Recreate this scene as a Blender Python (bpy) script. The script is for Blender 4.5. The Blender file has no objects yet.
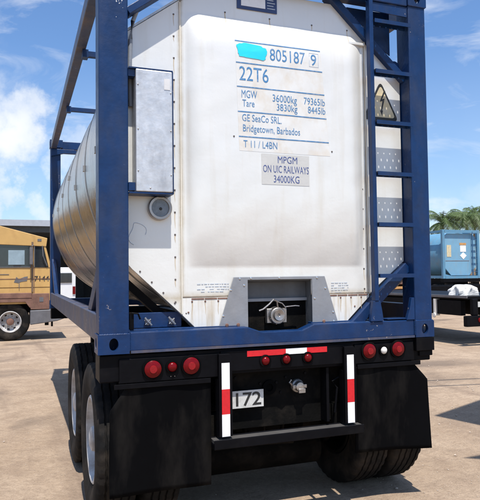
import bpy, bmesh, math, random
from mathutils import Vector, Matrix
from math import radians as R, sin, cos, pi, hypot, sqrt
random.seed(7)
S = bpy.context.scene
COL = S.collection
DZ = 1.17                     # the underside of the near tank container stands 1.17 m above the ground

# ------------------------------------------------------------------ camera
cam_d = bpy.data.cameras.new('camera'); cam = bpy.data.objects.new('camera', cam_d); COL.objects.link(cam)
yaw, pitch, roll, FPX = 0.355547, 0.04196, -0.01195, 596.26
f = Vector((sin(yaw)*cos(pitch), cos(yaw)*cos(pitch), sin(pitch)))
r = Vector((cos(yaw), -sin(yaw), 0)); u = r.cross(f)
r2 = r*cos(roll)+u*sin(roll); u2 = -r*sin(roll)+u*cos(roll)
m = Matrix((r2, u2, -f)).transposed().to_4x4(); m.translation = Vector((-1.66351, -3.65679, 0.46995+DZ))
cam.matrix_world = m
cam_d.sensor_fit = 'VERTICAL'; cam_d.sensor_height = 24; cam_d.lens = 24*FPX/500
cam_d.clip_start = 0.05; cam_d.clip_end = 2000
S.camera = cam

# ------------------------------------------------------------------ light and sky
SUN_TO = Vector((-0.04, -0.42, 1.0)).normalized()
elev = math.asin(SUN_TO.z); azim = math.atan2(SUN_TO.x, SUN_TO.y)
w = bpy.data.worlds.new('World'); S.world = w; w.use_nodes = True
def N(nt, t, **k):
    n = nt.nodes.new(t)
    for a, b in k.items():
        if a in n.inputs: n.inputs[a].default_value = b
        else: setattr(n, a, b)
    return n
def build_world():
    nt = w.node_tree; nt.nodes.clear(); L = nt.links.new
    out = N(nt, 'ShaderNodeOutputWorld'); bg = N(nt, 'ShaderNodeBackground', Strength=0.106)
    sky = N(nt, 'ShaderNodeTexSky', sky_type='NISHITA', sun_disc=False, sun_elevation=elev, sun_rotation=azim)
    sky.air_density = 1.15; sky.dust_density = 0.7; sky.ozone_density = 1.3
    tc = N(nt, 'ShaderNodeTexCoord')
    def blob(d, rad, soft):
        # soft mask round a direction of the sky
        dot = N(nt, 'ShaderNodeVectorMath', operation='DISTANCE'); dot.inputs[1].default_value = d
        L(warp.outputs['Vector'], dot.inputs[0])
        mr = N(nt, 'ShaderNodeMapRange'); mr.inputs['From Min'].default_value = rad; mr.inputs['From Max'].default_value = rad*soft; mr.inputs['To Min'].default_value = 1.0; mr.inputs['To Max'].default_value = 0.0
        mr.interpolation_type = 'SMOOTHERSTEP'
        L(dot.outputs['Value'], mr.inputs['Value']); return mr.outputs['Result']
    wn = N(nt, 'ShaderNodeTexNoise', Scale=9.0, Detail=7.0, Roughness=0.62); L(tc.outputs['Generated'], wn.inputs['Vector'])
    sub = N(nt, 'ShaderNodeVectorMath', operation='SUBTRACT'); sub.inputs[1].default_value = (0.5, 0.5, 0.5); L(wn.outputs['Color'], sub.inputs[0])
    sc = N(nt, 'ShaderNodeVectorMath', operation='SCALE'); sc.inputs['Scale'].default_value = 0.22; L(sub.outputs[0], sc.inputs[0])
    warp = N(nt, 'ShaderNodeVectorMath', operation='ADD'); L(tc.outputs['Generated'], warp.inputs[0]); L(sc.outputs[0], warp.inputs[1])
    def dirpx(x, y): return tuple((r2*(x-240)/FPX-u2*(y-250)/FPX+f).normalized())
    blobs = [(dirpx(8, 128), 0.012, 8.0, 1.0), (dirpx(34, 118), 0.01, 6.5, 1.0), (dirpx(14, 188), 0.01, 5.5, .7), (dirpx(44, 205), 0.01, 5, .6),
             (dirpx(-60, 130), 0.05, 3.2, 1.0), (dirpx(80, 160), 0.01, 6, .55), (dirpx(520, 190), 0.03, 3.6, .35), (dirpx(-40, 200), 0.04, 2.2, .8)]
    acc = None
    for d, rad, soft, amt in blobs:
        b = blob(d, rad, soft)
        mm = N(nt, 'ShaderNodeMath', operation='MULTIPLY'); L(b, mm.inputs[0]); mm.inputs[1].default_value = amt
        if acc is None: acc = mm.outputs[0]
        else:
            mx = N(nt, 'ShaderNodeMath', operation='MAXIMUM'); L(acc, mx.inputs[0]); L(mm.outputs[0], mx.inputs[1]); acc = mx.outputs[0]
    # thin high cloud everywhere: noise stretched along the horizon
    mp = N(nt, 'ShaderNodeMapping'); mp.inputs['Scale'].default_value = (2.6, 2.6, 7.5); mp.inputs['Rotation'].default_value = (0.25, -0.15, 0.3)
    L(tc.outputs['Generated'], mp.inputs['Vector'])
    n2 = N(nt, 'ShaderNodeTexNoise', Scale=2.1, Detail=9.0, Roughness=0.6, Distortion=0.6); L(mp.outputs[0], n2.inputs['Vector'])
    m2 = N(nt, 'ShaderNodeMapRange'); m2.inputs['From Min'].default_value = 0.45; m2.inputs['From Max'].default_value = 0.74; m2.inputs['To Max'].default_value = 0.7
    L(n2.outputs['Fac'], m2.inputs['Value'])
    m3 = N(nt, 'ShaderNodeMath', operation='MAXIMUM'); L(acc, m3.inputs[0]); L(m2.outputs[0], m3.inputs[1])
    # veil of pale air towards the horizon
    sx = N(nt, 'ShaderNodeSeparateXYZ'); L(tc.outputs['Generated'], sx.inputs[0])
    hz = N(nt, 'ShaderNodeMapRange'); hz.inputs['From Min'].default_value = 0.0; hz.inputs['From Max'].default_value = 0.35
    hz.inputs['To Min'].default_value = 0.25; hz.inputs['To Max'].default_value = 0.0
    L(sx.outputs['Z'], hz.inputs['Value'])
    m4 = N(nt, 'ShaderNodeMath', operation='MAXIMUM'); L(m3.outputs[0], m4.inputs[0]); L(hz.outputs[0], m4.inputs[1])
    shade = N(nt, 'ShaderNodeTexNoise', Scale=7.0, Detail=5.0); L(tc.outputs['Generated'], shade.inputs['Vector'])
    cr = N(nt, 'ShaderNodeValToRGB'); cr.color_ramp.elements[0].position = 0.32; cr.color_ramp.elements[1].position = 0.6
    cr.color_ramp.elements[0].color = (5.4, 6.0, 7.0, 1); cr.color_ramp.elements[1].color = (7.4, 7.6, 7.9, 1)
    L(shade.outputs['Fac'], cr.inputs['Fac'])
    mix = N(nt, 'ShaderNodeMix', data_type='RGBA'); L(m4.outputs[0], mix.inputs['Factor'])
    tint = N(nt, 'ShaderNodeMix', data_type='RGBA', blend_type='MULTIPLY', Factor=1.0); tint.inputs['Factor'].default_value = 1.0
    L(sky.outputs[0], tint.inputs[6]); tint.inputs[7].default_value = (.76, .97, 1.24, 1); L(tint.outputs[2], mix.inputs[6]); L(cr.outputs[0], mix.inputs[7])
    L(mix.outputs[2], bg.inputs['Color']); L(bg.outputs[0], out.inputs['Surface'])
build_world()
sd = bpy.data.lights.new('sun', 'SUN'); sd.energy = 4.8; sd.angle = R(0.53); sd.color = (1.0, 0.95, 0.88)
so = bpy.data.objects.new('sun', sd); COL.objects.link(so); so.rotation_euler = SUN_TO.to_track_quat('Z', 'Y').to_euler(); so.location = (0, 0, 30)
S.view_settings.view_transform = 'Standard'; S.view_settings.look = 'None'; S.view_settings.gamma = 1; S.view_settings.exposure = 0.42
S.view_settings.use_curve_mapping = False
S.render.engine = 'CYCLES'

# ------------------------------------------------------------------ materials
def mat(name, col, rough=.5, metal=0, var=.12, vscale=6, bump=.15, bscale=60, stain=None, stain_amt=0, stain_scale=(3, 3, .6), chips=None, chip_th=.72, spec=.5, coat=0, rvar=.12, stain_th=.5):
    m_ = bpy.data.materials.new(name); m_.use_nodes = True; nt = m_.node_tree; L = nt.links.new
    b = nt.nodes['Principled BSDF']; b.inputs['Metallic'].default_value = metal; b.inputs['Specular IOR Level'].default_value = spec
    b.inputs['Coat Weight'].default_value = coat
    tc = N(nt, 'ShaderNodeTexCoord')
    n1 = N(nt, 'ShaderNodeTexNoise', Scale=vscale, Detail=8.0, Roughness=.65); L(tc.outputs['Object'], n1.inputs['Vector'])
    cr = N(nt, 'ShaderNodeValToRGB'); cr.color_ramp.elements[0].position = .3; cr.color_ramp.elements[1].position = .7
    cr.color_ramp.elements[0].color = tuple(c*(1-var) for c in col)+(1,); cr.color_ramp.elements[1].color = tuple(min(1, c*(1+var)) for c in col)+(1,)
    L(n1.outputs['Fac'], cr.inputs['Fac']); c = cr.outputs['Color']
    if stain:
        mp = N(nt, 'ShaderNodeMapping'); mp.inputs['Scale'].default_value = stain_scale; L(tc.outputs['Object'], mp.inputs['Vector'])
        n2 = N(nt, 'ShaderNodeTexNoise', Scale=1.7, Detail=9.0, Roughness=.6); L(mp.outputs[0], n2.inputs['Vector'])
        mr = N(nt, 'ShaderNodeMapRange'); mr.inputs['From Min'].default_value = stain_th; mr.inputs['From Max'].default_value = stain_th+.3; mr.inputs['To Max'].default_value = stain_amt
        L(n2.outputs['Fac'], mr.inputs['Value'])
        mx = N(nt, 'ShaderNodeMix', data_type='RGBA'); L(mr.outputs[0], mx.inputs['Factor']); L(c, mx.inputs[6]); mx.inputs[7].default_value = stain+(1,); c = mx.outputs[2]
    if chips:
        n3 = N(nt, 'ShaderNodeTexNoise', Scale=28.0, Detail=6.0, Roughness=.75); L(tc.outputs['Object'], n3.inputs['Vector'])
        n4 = N(nt, 'ShaderNodeTexNoise', Scale=2.2, Detail=2.0); L(tc.outputs['Object'], n4.inputs['Vector'])
        ad = N(nt, 'ShaderNodeMath', operation='MULTIPLY_ADD'); L(n4.outputs['Fac'], ad.inputs[0]); ad.inputs[1].default_value = .35; L(n3.outputs['Fac'], ad.inputs[2])
        mr = N(nt, 'ShaderNodeMapRange'); mr.inputs['From Min'].default_value = chip_th+.13; mr.inputs['From Max'].default_value = chip_th+.15
        L(ad.outputs[0], mr.inputs['Value'])
        mx = N(nt, 'ShaderNodeMix', data_type='RGBA'); L(mr.outputs[0], mx.inputs['Factor']); L(c, mx.inputs[6]); mx.inputs[7].default_value = chips+(1,); c = mx.outputs[2]
    L(c, b.inputs['Base Color'])
    rr = N(nt, 'ShaderNodeMapRange'); rr.inputs['To Min'].default_value = max(.03, rough-rvar); rr.inputs['To Max'].default_value = min(1, rough+rvar)
    n5 = N(nt, 'ShaderNodeTexNoise', Scale=vscale*2.3, Detail=6.0); L(tc.outputs['Object'], n5.inputs['Vector']); L(n5.outputs['Fac'], rr.inputs['Value']); L(rr.outputs[0], b.inputs['Roughness'])
    if bump:
        nb = N(nt, 'ShaderNodeTexNoise', Scale=bscale, Detail=4.0); L(tc.outputs['Object'], nb.inputs['Vector'])
        ad = N(nt, 'ShaderNodeMath', operation='MULTIPLY_ADD'); L(n1.outputs['Fac'], ad.inputs[0]); ad.inputs[1].default_value = 2.0; L(nb.outputs['Fac'], ad.inputs[2])
        bp = N(nt, 'ShaderNodeBump', Strength=bump, Distance=.004); L(ad.outputs[0], bp.inputs['Height']); L(bp.outputs[0], b.inputs['Normal'])
    return m_
M = {}
M['blue'] = mat('blue_paint', (.0025, .025, .095), .40, var=.22, spec=.35, bump=.35, bscale=35, chips=(.30, .27, .26), chip_th=.745, stain=(.045, .05, .07), stain_amt=.5, stain_scale=(3, 3, 1.2), stain_th=.47)
M['blue_worn'] = mat('worn_blue_paint', (.035, .05, .10), .45, var=.25, bump=.3, stain=(.13, .095, .085), stain_amt=.7, stain_th=.42, chips=(.3, .25, .22), chip_th=.72)
M['white'] = mat('white_cladding', (.73, .725, .69), .33, .18, var=.035, vscale=2.5, bump=.5, bscale=3.5, stain=(.54, .46, .33), stain_amt=.36, stain_scale=(6, 6, .5), stain_th=.53, chips=(.22, .18, .15), chip_th=.82, spec=.4)
def seam_dirt(m_):
    nt = m_.node_tree; L = nt.links.new; b = nt.nodes['Principled BSDF']; src = b.inputs['Base Color'].links[0].from_socket
    tc = N(nt, 'ShaderNodeTexCoord'); sx = N(nt, 'ShaderNodeSeparateXYZ'); L(tc.outputs['Object'], sx.inputs[0]); masks = []
    def near(sock, v, wd):
        a = N(nt, 'ShaderNodeMath', operation='SUBTRACT'); L(sock, a.inputs[0]); a.inputs[1].default_value = v
        c = N(nt, 'ShaderNodeMath', operation='ABSOLUTE'); L(a.outputs[0], c.inputs[0])
        q = N(nt, 'ShaderNodeMapRange'); q.inputs['From Min'].default_value = 0; q.inputs['From Max'].default_value = wd; q.inputs['To Min'].default_value = 1; q.inputs['To Max'].default_value = 0
        L(c.outputs[0], q.inputs['Value']); masks.append(q.outputs[0])
    near(sx.outputs['X'], -.667, .035); near(sx.outputs['X'], .742, .04); near(sx.outputs['Z'], .325, .06)
    acc = masks[0]
    for k in masks[1:]:
        a = N(nt, 'ShaderNodeMath', operation='MAXIMUM'); L(acc, a.inputs[0]); L(k, a.inputs[1]); acc = a.outputs[0]
    n = N(nt, 'ShaderNodeTexNoise', Scale=9.0, Detail=8.0, Roughness=.7); L(tc.outputs['Object'], n.inputs['Vector'])
    a = N(nt, 'ShaderNodeMath', operation='MULTIPLY'); L(acc, a.inputs[0]); L(n.outputs['Fac'], a.inputs[1])
    q = N(nt, 'ShaderNodeMapRange'); q.inputs['From Min'].default_value = .12; q.inputs['From Max'].default_value = .6; q.inputs['To Max'].default_value = .75; L(a.outputs[0], q.inputs['Value'])
    mx = N(nt, 'ShaderNodeMix', data_type='RGBA'); L(q.outputs[0], mx.inputs['Factor']); L(src, mx.inputs[6]); mx.inputs[7].default_value = (.42, .33, .19, 1); L(mx.outputs[2], b.inputs['Base Color'])
seam_dirt(M['white'])
M['white_low'] = mat('rust_streaked_cladding', (.70, .69, .65), .42, var=.05, vscale=6, bump=.15, bscale=12, stain=(.40, .28, .12), stain_amt=.75, stain_scale=(16, 16, 1.2), stain_th=.47, chips=(.2, .1, .05), chip_th=.79)
M['galv'] = mat('galvanised_sheet', (.58, .59, .60), .42, .55, var=.18, vscale=14, bump=.25, bscale=40, stain=(.30, .30, .32), stain_amt=.5, stain_scale=(9, 9, 2), chips=(.68, .68, .68), chip_th=.76)
M['skirt'] = mat('grey_metal_plate', (.27, .28, .30), .5, .35, var=.12, vscale=8, bump=.15, stain=(.38, .34, .3), stain_amt=.4)
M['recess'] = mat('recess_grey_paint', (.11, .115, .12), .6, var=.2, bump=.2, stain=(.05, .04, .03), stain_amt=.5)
M['chrome'] = mat('chrome', (.75, .75, .74), .16, 1, var=.05, bump=.03, rvar=.06)
M['dullsteel'] = mat('dull_steel', (.42, .40, .38), .4, .9, var=.2, bump=.3, stain=(.2, .13, .08), stain_amt=.5)
M['black'] = mat('black_paint', (.0035, .0035, .0048), .5, var=.3, bump=.3, bscale=30, stain=(.03, .026, .022), stain_amt=.25, stain_scale=(3, 3, 3), stain_th=.55, spec=.09)
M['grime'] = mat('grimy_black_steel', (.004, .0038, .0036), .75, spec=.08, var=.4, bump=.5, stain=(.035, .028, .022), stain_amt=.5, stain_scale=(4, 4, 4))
M['flap'] = mat('rubber_flap', (.0022, .0022, .0027), .75, spec=.05, var=.15, bump=.15, bscale=20, stain=(.035, .031, .027), stain_amt=.45, stain_scale=(3, 3, 1), stain_th=.5)
M['tyre'] = mat('tyre_rubber', (.008, .0077, .0077), .8, spec=.15, var=.25, bump=.3, stain=(.085, .065, .048), stain_amt=.45, stain_scale=(3, 3, 3), stain_th=.45, chips=(.09, .07, .05), chip_th=.76)
M['tread'] = M['tyre']
M['rim'] = mat('white_wheel_paint', (.50, .50, .50), .5, .0, var=.08, bump=.1, stain=(.20, .15, .11), stain_amt=.7, stain_scale=(5, 5, 5), stain_th=.42)
M['red_lens'] = mat('red_lens', (.13, .002, .004), .2, var=.15, vscale=60, bump=.15, bscale=160, spec=.2)
M['red_core'] = mat('red_reflector', (.24, .004, .008), .3, var=.3, vscale=120, bump=.1, bscale=220, spec=.4)
M['clear_lens'] = mat('clear_lens', (.72, .70, .66), .2, var=.05, bump=.2, bscale=150, coat=.6)
M['red_tape'] = mat('red_reflective_tape', (.60, .012, .02), .35, var=.1, vscale=50, bump=.1, bscale=200, stain=(.2, .02, .02), stain_amt=.4)
M['white_tape'] = mat('white_reflective_tape', (.80, .80, .80), .3, var=.05, vscale=50, bump=.08, bscale=200, stain=(.4, .36, .3), stain_amt=.35)
M['decal'] = mat('weathered_decal_film', (.66, .665, .65), .5, var=.05, vscale=7, bump=.05, stain=(.56, .48, .37), stain_amt=.75, stain_scale=(5, 5, 4), stain_th=.46)
M['ink'] = mat('faded_blue_ink', (.05, .19, .40), .5, var=.12, vscale=30, bump=0, stain=(.38, .44, .52), stain_amt=.65, stain_scale=(26, 26, 26), stain_th=.48)
M['ink2'] = mat('dark_blue_ink', (.05, .08, .24), .5, var=.15, vscale=30, bump=0, stain=(.3, .34, .42), stain_amt=.5, stain_scale=(26, 26, 26))
M['faint'] = mat('faint_print', (.42, .48, .56), .5, var=.15, vscale=60, bump=0)
M['cyan'] = mat('cyan_paint', (.01, .58, .78), .5, var=.05, bump=.05)
M['yellow_warn'] = mat('warning_film', (.60, .50, .30), .42, var=.2, vscale=9, bump=.08, stain=(.55, .55, .53), stain_amt=.7, stain_scale=(9, 9, 9), stain_th=.47)
M['blackink'] = mat('black_print', (.02, .02, .02), .5, var=.1, bump=0)
M['plate'] = mat('number_plate_enamel', (.55, .55, .53), .45, var=.1, vscale=20, bump=.1, stain=(.2, .17, .13), stain_amt=.5, stain_scale=(18, 18, 18))
M['hole'] = mat('hole_shade', (.02, .012, .008), .9, var=.3)
M['yellow_cab'] = mat('yellow_cab_paint', (.52, .32, .11), .42, var=.08, vscale=3, bump=.15, stain=(.30, .15, .05), stain_amt=.5, stain_scale=(3, 3, 1), stain_th=.52, chips=(.2, .1, .05), chip_th=.76)
M['rust'] = mat('rusty_brown_steel', (.17, .085, .06), .7, var=.3, bump=.5, stain=(.26, .16, .1), stain_amt=.5, stain_scale=(3, 3, 3))
M['glass'] = mat('dark_glass', (.02, .025, .03), .06, var=.1, bump=0, spec=.9, rvar=.02)
M['grey'] = mat('grey_steel', (.13, .13, .14), .5, .2, var=.2, bump=.3, stain=(.2, .16, .13), stain_amt=.4)
M['pale_blue'] = mat('pale_blue_paint', (.10, .25, .38), .5, var=.1, vscale=2, bump=.1, stain=(.22, .2, .18), stain_amt=.5, stain_scale=(3, 3, .8), chips=(.2, .12, .08), chip_th=.75)
M['roof'] = mat('grey_roof_sheet', (.34, .36, .40), .5, var=.08)
M['shedwall'] = mat('dark_shed_wall', (.05, .055, .06), .7, var=.2)
M['tarp'] = mat('white_tarpaulin', (.66, .66, .64), .5, var=.05, bump=.2)
M['wood'] = mat('orange_timber', (.50, .26, .09), .7, var=.2, bump=.2)
M['redvan'] = mat('red_paint', (.40, .03, .03), .35, var=.1)
M['whitevan'] = mat('white_vehicle_paint', (.7, .71, .72), .35, var=.04)
M['trunk'] = mat('palm_trunk_bark', (.20, .16, .12), .85, var=.25, bump=.5)
M['frond'] = mat('palm_frond', (.075, .115, .035), .55, var=.35, vscale=1.5, bump=0)
M['frond'].node_tree.nodes['Principled BSDF'].inputs['Specular IOR Level'].default_value = .35
M['leaf'] = mat('distant_foliage', (.05, .085, .035), .8, var=.4, vscale=.8, bump=0)
M['rope'] = mat('rope', (.2, .18, .15), .8)
M['sail'] = mat('shadow_canvas', (.25, .27, .25), .8, var=.1)  # sheet colour of the added, unseen shadow caster

def tank_material():
    m_ = bpy.data.materials.new('brushed_tank_sheet'); m_.use_nodes = True; nt = m_.node_tree; L = nt.links.new
    b = nt.nodes['Principled BSDF']; b.inputs['Metallic'].default_value = 1.0
    tc = N(nt, 'ShaderNodeTexCoord')
    mp = N(nt, 'ShaderNodeMapping'); mp.inputs['Scale'].default_value = (1.2, 10, 1.2); L(tc.outputs['Object'], mp.inputs['Vector'])
    n1 = N(nt, 'ShaderNodeTexNoise', Scale=1.5, Detail=9.0, Roughness=.65); L(mp.outputs[0], n1.inputs['Vector'])
    cr = N(nt, 'ShaderNodeValToRGB'); cr.color_ramp.elements[0].position = .3; cr.color_ramp.elements[1].position = .72
    cr.color_ramp.elements[0].color = (.24, .21, .18, 1); cr.color_ramp.elements[1].color = (.60, .57, .52, 1); L(n1.outputs['Fac'], cr.inputs['Fac'])
    n2 = N(nt, 'ShaderNodeTexNoise', Scale=1.3, Detail=5.0); L(tc.outputs['Object'], n2.inputs['Vector'])
    mr = N(nt, 'ShaderNodeMapRange'); mr.inputs['From Min'].default_value = .5; mr.inputs['From Max'].default_value = .75; mr.inputs['To Max'].default_value = .5
    L(n2.outputs['Fac'], mr.inputs['Value'])
    mx = N(nt, 'ShaderNodeMix', data_type='RGBA'); L(mr.outputs[0], mx.inputs['Factor']); L(cr.outputs[0], mx.inputs[6]); mx.inputs[7].default_value = (.44, .27, .12, 1)
    L(mx.outputs[2], b.inputs['Base Color'])
    rr = N(nt, 'ShaderNodeMapRange'); rr.inputs['To Min'].default_value = .12; rr.inputs['To Max'].default_value = .36; L(n1.outputs['Fac'], rr.inputs['Value']); L(rr.outputs[0], b.inputs['Roughness'])
    bp = N(nt, 'ShaderNodeBump', Strength=.35, Distance=.01)
    n3 = N(nt, 'ShaderNodeTexNoise', Scale=3.5, Detail=3.0); L(tc.outputs['Object'], n3.inputs['Vector'])
    ad = N(nt, 'ShaderNodeMath', operation='MULTIPLY_ADD'); L(n3.outputs['Fac'], ad.inputs[0]); ad.inputs[1].default_value = 2.5; L(n1.outputs['Fac'], ad.inputs[2])
    L(ad.outputs[0], bp.inputs['Height']); L(bp.outputs[0], b.inputs['Normal'])
    return m_
M['tank'] = tank_material()

def ground_material():
    m_ = bpy.data.materials.new('packed_dirt'); m_.use_nodes = True; nt = m_.node_tree; L = nt.links.new
    b = nt.nodes['Principled BSDF']; b.inputs['Roughness'].default_value = .92; b.inputs['Specular IOR Level'].default_value = .2
    tc = N(nt, 'ShaderNodeTexCoord')
    def noise(s, d=8, rg=.6, sc=(1, 1, 1), dist=0):
        mp = N(nt, 'ShaderNodeMapping'); mp.inputs['Scale'].default_value = sc; L(tc.outputs['Object'], mp.inputs['Vector'])
        n = N(nt, 'ShaderNodeTexNoise', Scale=s, Detail=float(d), Roughness=rg, Distortion=dist); L(mp.outputs[0], n.inputs['Vector']); return n.outputs['Fac']
    def ramp(fac, a, b_, c0, c1):
        cr = N(nt, 'ShaderNodeValToRGB'); cr.color_ramp.elements[0].position = a; cr.color_ramp.elements[1].position = b_
        cr.color_ramp.elements[0].color = c0+(1,); cr.color_ramp.elements[1].color = c1+(1,); L(fac, cr.inputs['Fac']); return cr.outputs['Color']
    def mix(fac, a, b_, mode='MIX'):
        mx = N(nt, 'ShaderNodeMix', data_type='RGBA', blend_type=mode)
        if isinstance(fac, float): mx.inputs['Factor'].default_value = fac
        else: L(fac, mx.inputs['Factor'])
        L(a, mx.inputs[6])
        if isinstance(b_, tuple): mx.inputs[7].default_value = b_+(1,)
        else: L(b_, mx.inputs[7])
        return mx.outputs[2]
    def mrange(fac, a, b_, t0=0, t1=1):
        mr = N(nt, 'ShaderNodeMapRange'); mr.inputs['From Min'].default_value = a; mr.inputs['From Max'].default_value = b_; mr.inputs['To Min'].default_value = t0; mr.inputs['To Max'].default_value = t1
        L(fac, mr.inputs['Value']); return mr.outputs[0]
    c = ramp(noise(.55, 10, .65), .3, .7, (.37, .27, .185), (.53, .41, .30))
    c = mix(mrange(noise(3.2, 9, .72), .46, .68, 0, .7), c, (.27, .195, .14))
    c = mix(mrange(noise(9, 8, .8, (1, 1, 1), .4), .50, .66, 0, .5), c, (.25, .175, .12))
    c = mix(mrange(noise(26, 6, .75), .35, .75, 0, .65), c, (.24, .175, .12))
    c = mix(mrange(noise(75, 3, .8), .56, .66, 0, .75), c, (.16, .12, .09))
    c = mix(mrange(noise(60, 4, .7), .62, .70, 0, .6), c, (.55, .46, .38))
    c = mix(mrange(noise(.33, 6, .55, (1, 1.7, 1), .6), .53, .64, 0, .7), c, (.15, .115, .09))       # old oil and damp
    c = mix(mrange(noise(.9, 5, .6, (2.2, .16, 1), .3), .55, .70, 0, .55), c, (.17, .12, .09))        # wheel tracks
    L(c, b.inputs['Base Color'])
    h1 = noise(45, 6, .75); h2 = noise(4, 5, .6)
    ad = N(nt, 'ShaderNodeMath', operation='MULTIPLY_ADD'); L(h2, ad.inputs[0]); ad.inputs[1].default_value = 3.0; L(h1, ad.inputs[2])
    bp = N(nt, 'ShaderNodeBump', Strength=.8, Distance=.018); L(ad.outputs[0], bp.inputs['Height']); L(bp.outputs[0], b.inputs['Normal'])
    return m_
M['ground'] = ground_material()

# ------------------------------------------------------------------ mesh helpers
class MB:
    def __init__(s): s.b = bmesh.new()
    def vf(s, vs, fs):
        V = [s.b.verts.new(v) for v in vs]; out = []
        for q in fs:
            try: out.append(s.b.faces.new([V[i] for i in q]))
            except ValueError: pass
        return out
    def box(s, x0, x1, y0, y1, z0, z1, M4=None):
        vs = [Vector((x, y, z)) for z in (z0, z1) for y in (y0, y1) for x in (x0, x1)]
        if M4: vs = [M4 @ v for v in vs]
        s.vf(vs, [(0, 2, 3, 1), (4, 5, 7, 6), (0, 1, 5, 4), (2, 6, 7, 3), (0, 4, 6, 2), (1, 3, 7, 5)]); return s
    def prism(s, pts, a0, a1, axis=1):
        # pts: outline in the two other axes, extruded along `axis`
        def P(p, a):
            q = list(p); q.insert(axis, a); return Vector(q)
        n = len(pts); vs = [P(p, a0) for p in pts]+[P(p, a1) for p in pts]
        s.vf(vs, [tuple(range(n)), tuple(range(2*n-1, n-1, -1))]+[(i, i+n, (i+1) % n+n, (i+1) % n) for i in range(n)]); return s
    def beam(s, p, q, wd, ht, up=(0, 0, 1)):
        p = Vector(p); q = Vector(q); d = (q-p).normalized(); a = d.cross(Vector(up)).normalized(); b = a.cross(d)
        vs = [c+a*i*wd/2+b*j*ht/2 for c in (p, q) for j in (-1, 1) for i in (-1, 1)]
        s.vf(vs, [(0, 2, 3, 1), (4, 5, 7, 6), (0, 1, 5, 4), (2, 6, 7, 3), (0, 4, 6, 2), (1, 3, 7, 5)]); return s
    def tube(s, pts, rad, n=10, cap=True):
        pts = [Vector(p) for p in pts]; rings = []
        for i, p in enumerate(pts):
            d = (pts[min(i+1, len(pts)-1)]-pts[max(i-1, 0)]).normalized()
            a = d.cross(Vector((0, 0, 1)));  a = d.cross(Vector((1, 0, 0))) if a.length < .15 else a
            a.normalize(); b = d.cross(a); rr = rad[i] if isinstance(rad, (list, tuple)) else rad
            rings.append([s.b.verts.new(p+(a*cos(t)+b*sin(t))*rr) for t in [2*pi*k/n for k in range(n)]])
        for A, B in zip(rings, rings[1:]):
            for k in range(n): s.b.faces.new((A[k], A[(k+1) % n], B[(k+1) % n], B[k]))
        if cap: s.b.faces.new(rings[0][::-1]); s.b.faces.new(rings[-1])
        return s
    def lathe(s, prof, c=(0, 0, 0), axis='x', n=48, mod=None, close=False, caps=(1, 1)):
        rings = []
        for j, (a, rr) in enumerate(prof):
            ring = []
            for k in range(n):
                t = 2*pi*k/n; aa, r_ = (a, rr) if mod is None else mod(j, k, a, rr)
                p = {'x': (aa, r_*cos(t), r_*sin(t)), 'y': (r_*cos(t), aa, r_*sin(t)), 'z': (r_*cos(t), r_*sin(t), aa)}[axis]
                ring.append(s.b.verts.new(Vector(p)+Vector(c)))
            rings.append(ring)
        pr = list(zip(rings, rings[1:]))
        if close: pr.append((rings[-1], rings[0]))
        for A, B in pr:
            for k in range(n): s.b.faces.new((A[k], A[(k+1) % n], B[(k+1) % n], B[k]))
        if not close:
            for q in [r_ for r_, c_ in ((rings[0], caps[0]), (rings[-1], caps[1])) if c_]:
                try: s.b.faces.new(q)
                except ValueError: pass
        return s
    def disc(s, c, rad, depth, axis='y', n=28, dome=0):
        prof = [(0, rad*1.0), (-depth*.8, rad), (-depth, rad*.93)]
        if dome: prof += [(-depth-dome*.6, rad*.6), (-depth-dome, rad*.15)]
        return s.lathe(prof, c, axis, n)
    def obj(s, name, m_, parent=None, dz=0, bevel=0, smooth=False, off=None):
        bmesh.ops.remove_doubles(s.b, verts=s.b.verts, dist=1e-5)
        bmesh.ops.recalc_face_normals(s.b, faces=s.b.faces)
        if dz or off:
            o_ = Vector(off or (0, 0, 0))+Vector((0, 0, dz))
            for v in s.b.verts: v.co += o_
        if smooth:
            for q in s.b.faces: q.smooth = True
            lim = R(40)
            for e in s.b.edges:
                if len(e.link_faces) == 2 and e.calc_face_angle(0) > lim: e.smooth = False
        me = bpy.data.meshes.new(name); s.b.to_mesh(me); s.b.free(); me.materials.append(m_)
        o = bpy.data.objects.new(name, me); COL.objects.link(o)
        if parent: o.parent = parent
        if bevel:
            bv = o.modifiers.new('bevel', 'BEVEL'); bv.width = bevel; bv.segments = 2; bv.limit_method = 'ANGLE'; bv.angle_limit = R(38)
        return o
def thing(name, label, cat, loc=(0, 0, 0), rz=0, group=None):
    o = bpy.data.objects.new(name, None); COL.objects.link(o); o.location = loc; o.rotation_euler = (0, 0, rz); o.empty_display_size = .3
    o['label'] = label; o['category'] = cat
    if group: o['group'] = group
    return o
def tag(o, label, cat, group=None):
    o['label'] = label; o['category'] = cat
    if group: o['group'] = group
    return o
def copy_tree(o, parent=None):
    c = o.copy(); COL.objects.link(c)
    if parent: c.parent = parent
    for ch in list(o.children): copy_tree(ch, c)
    return c
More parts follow.
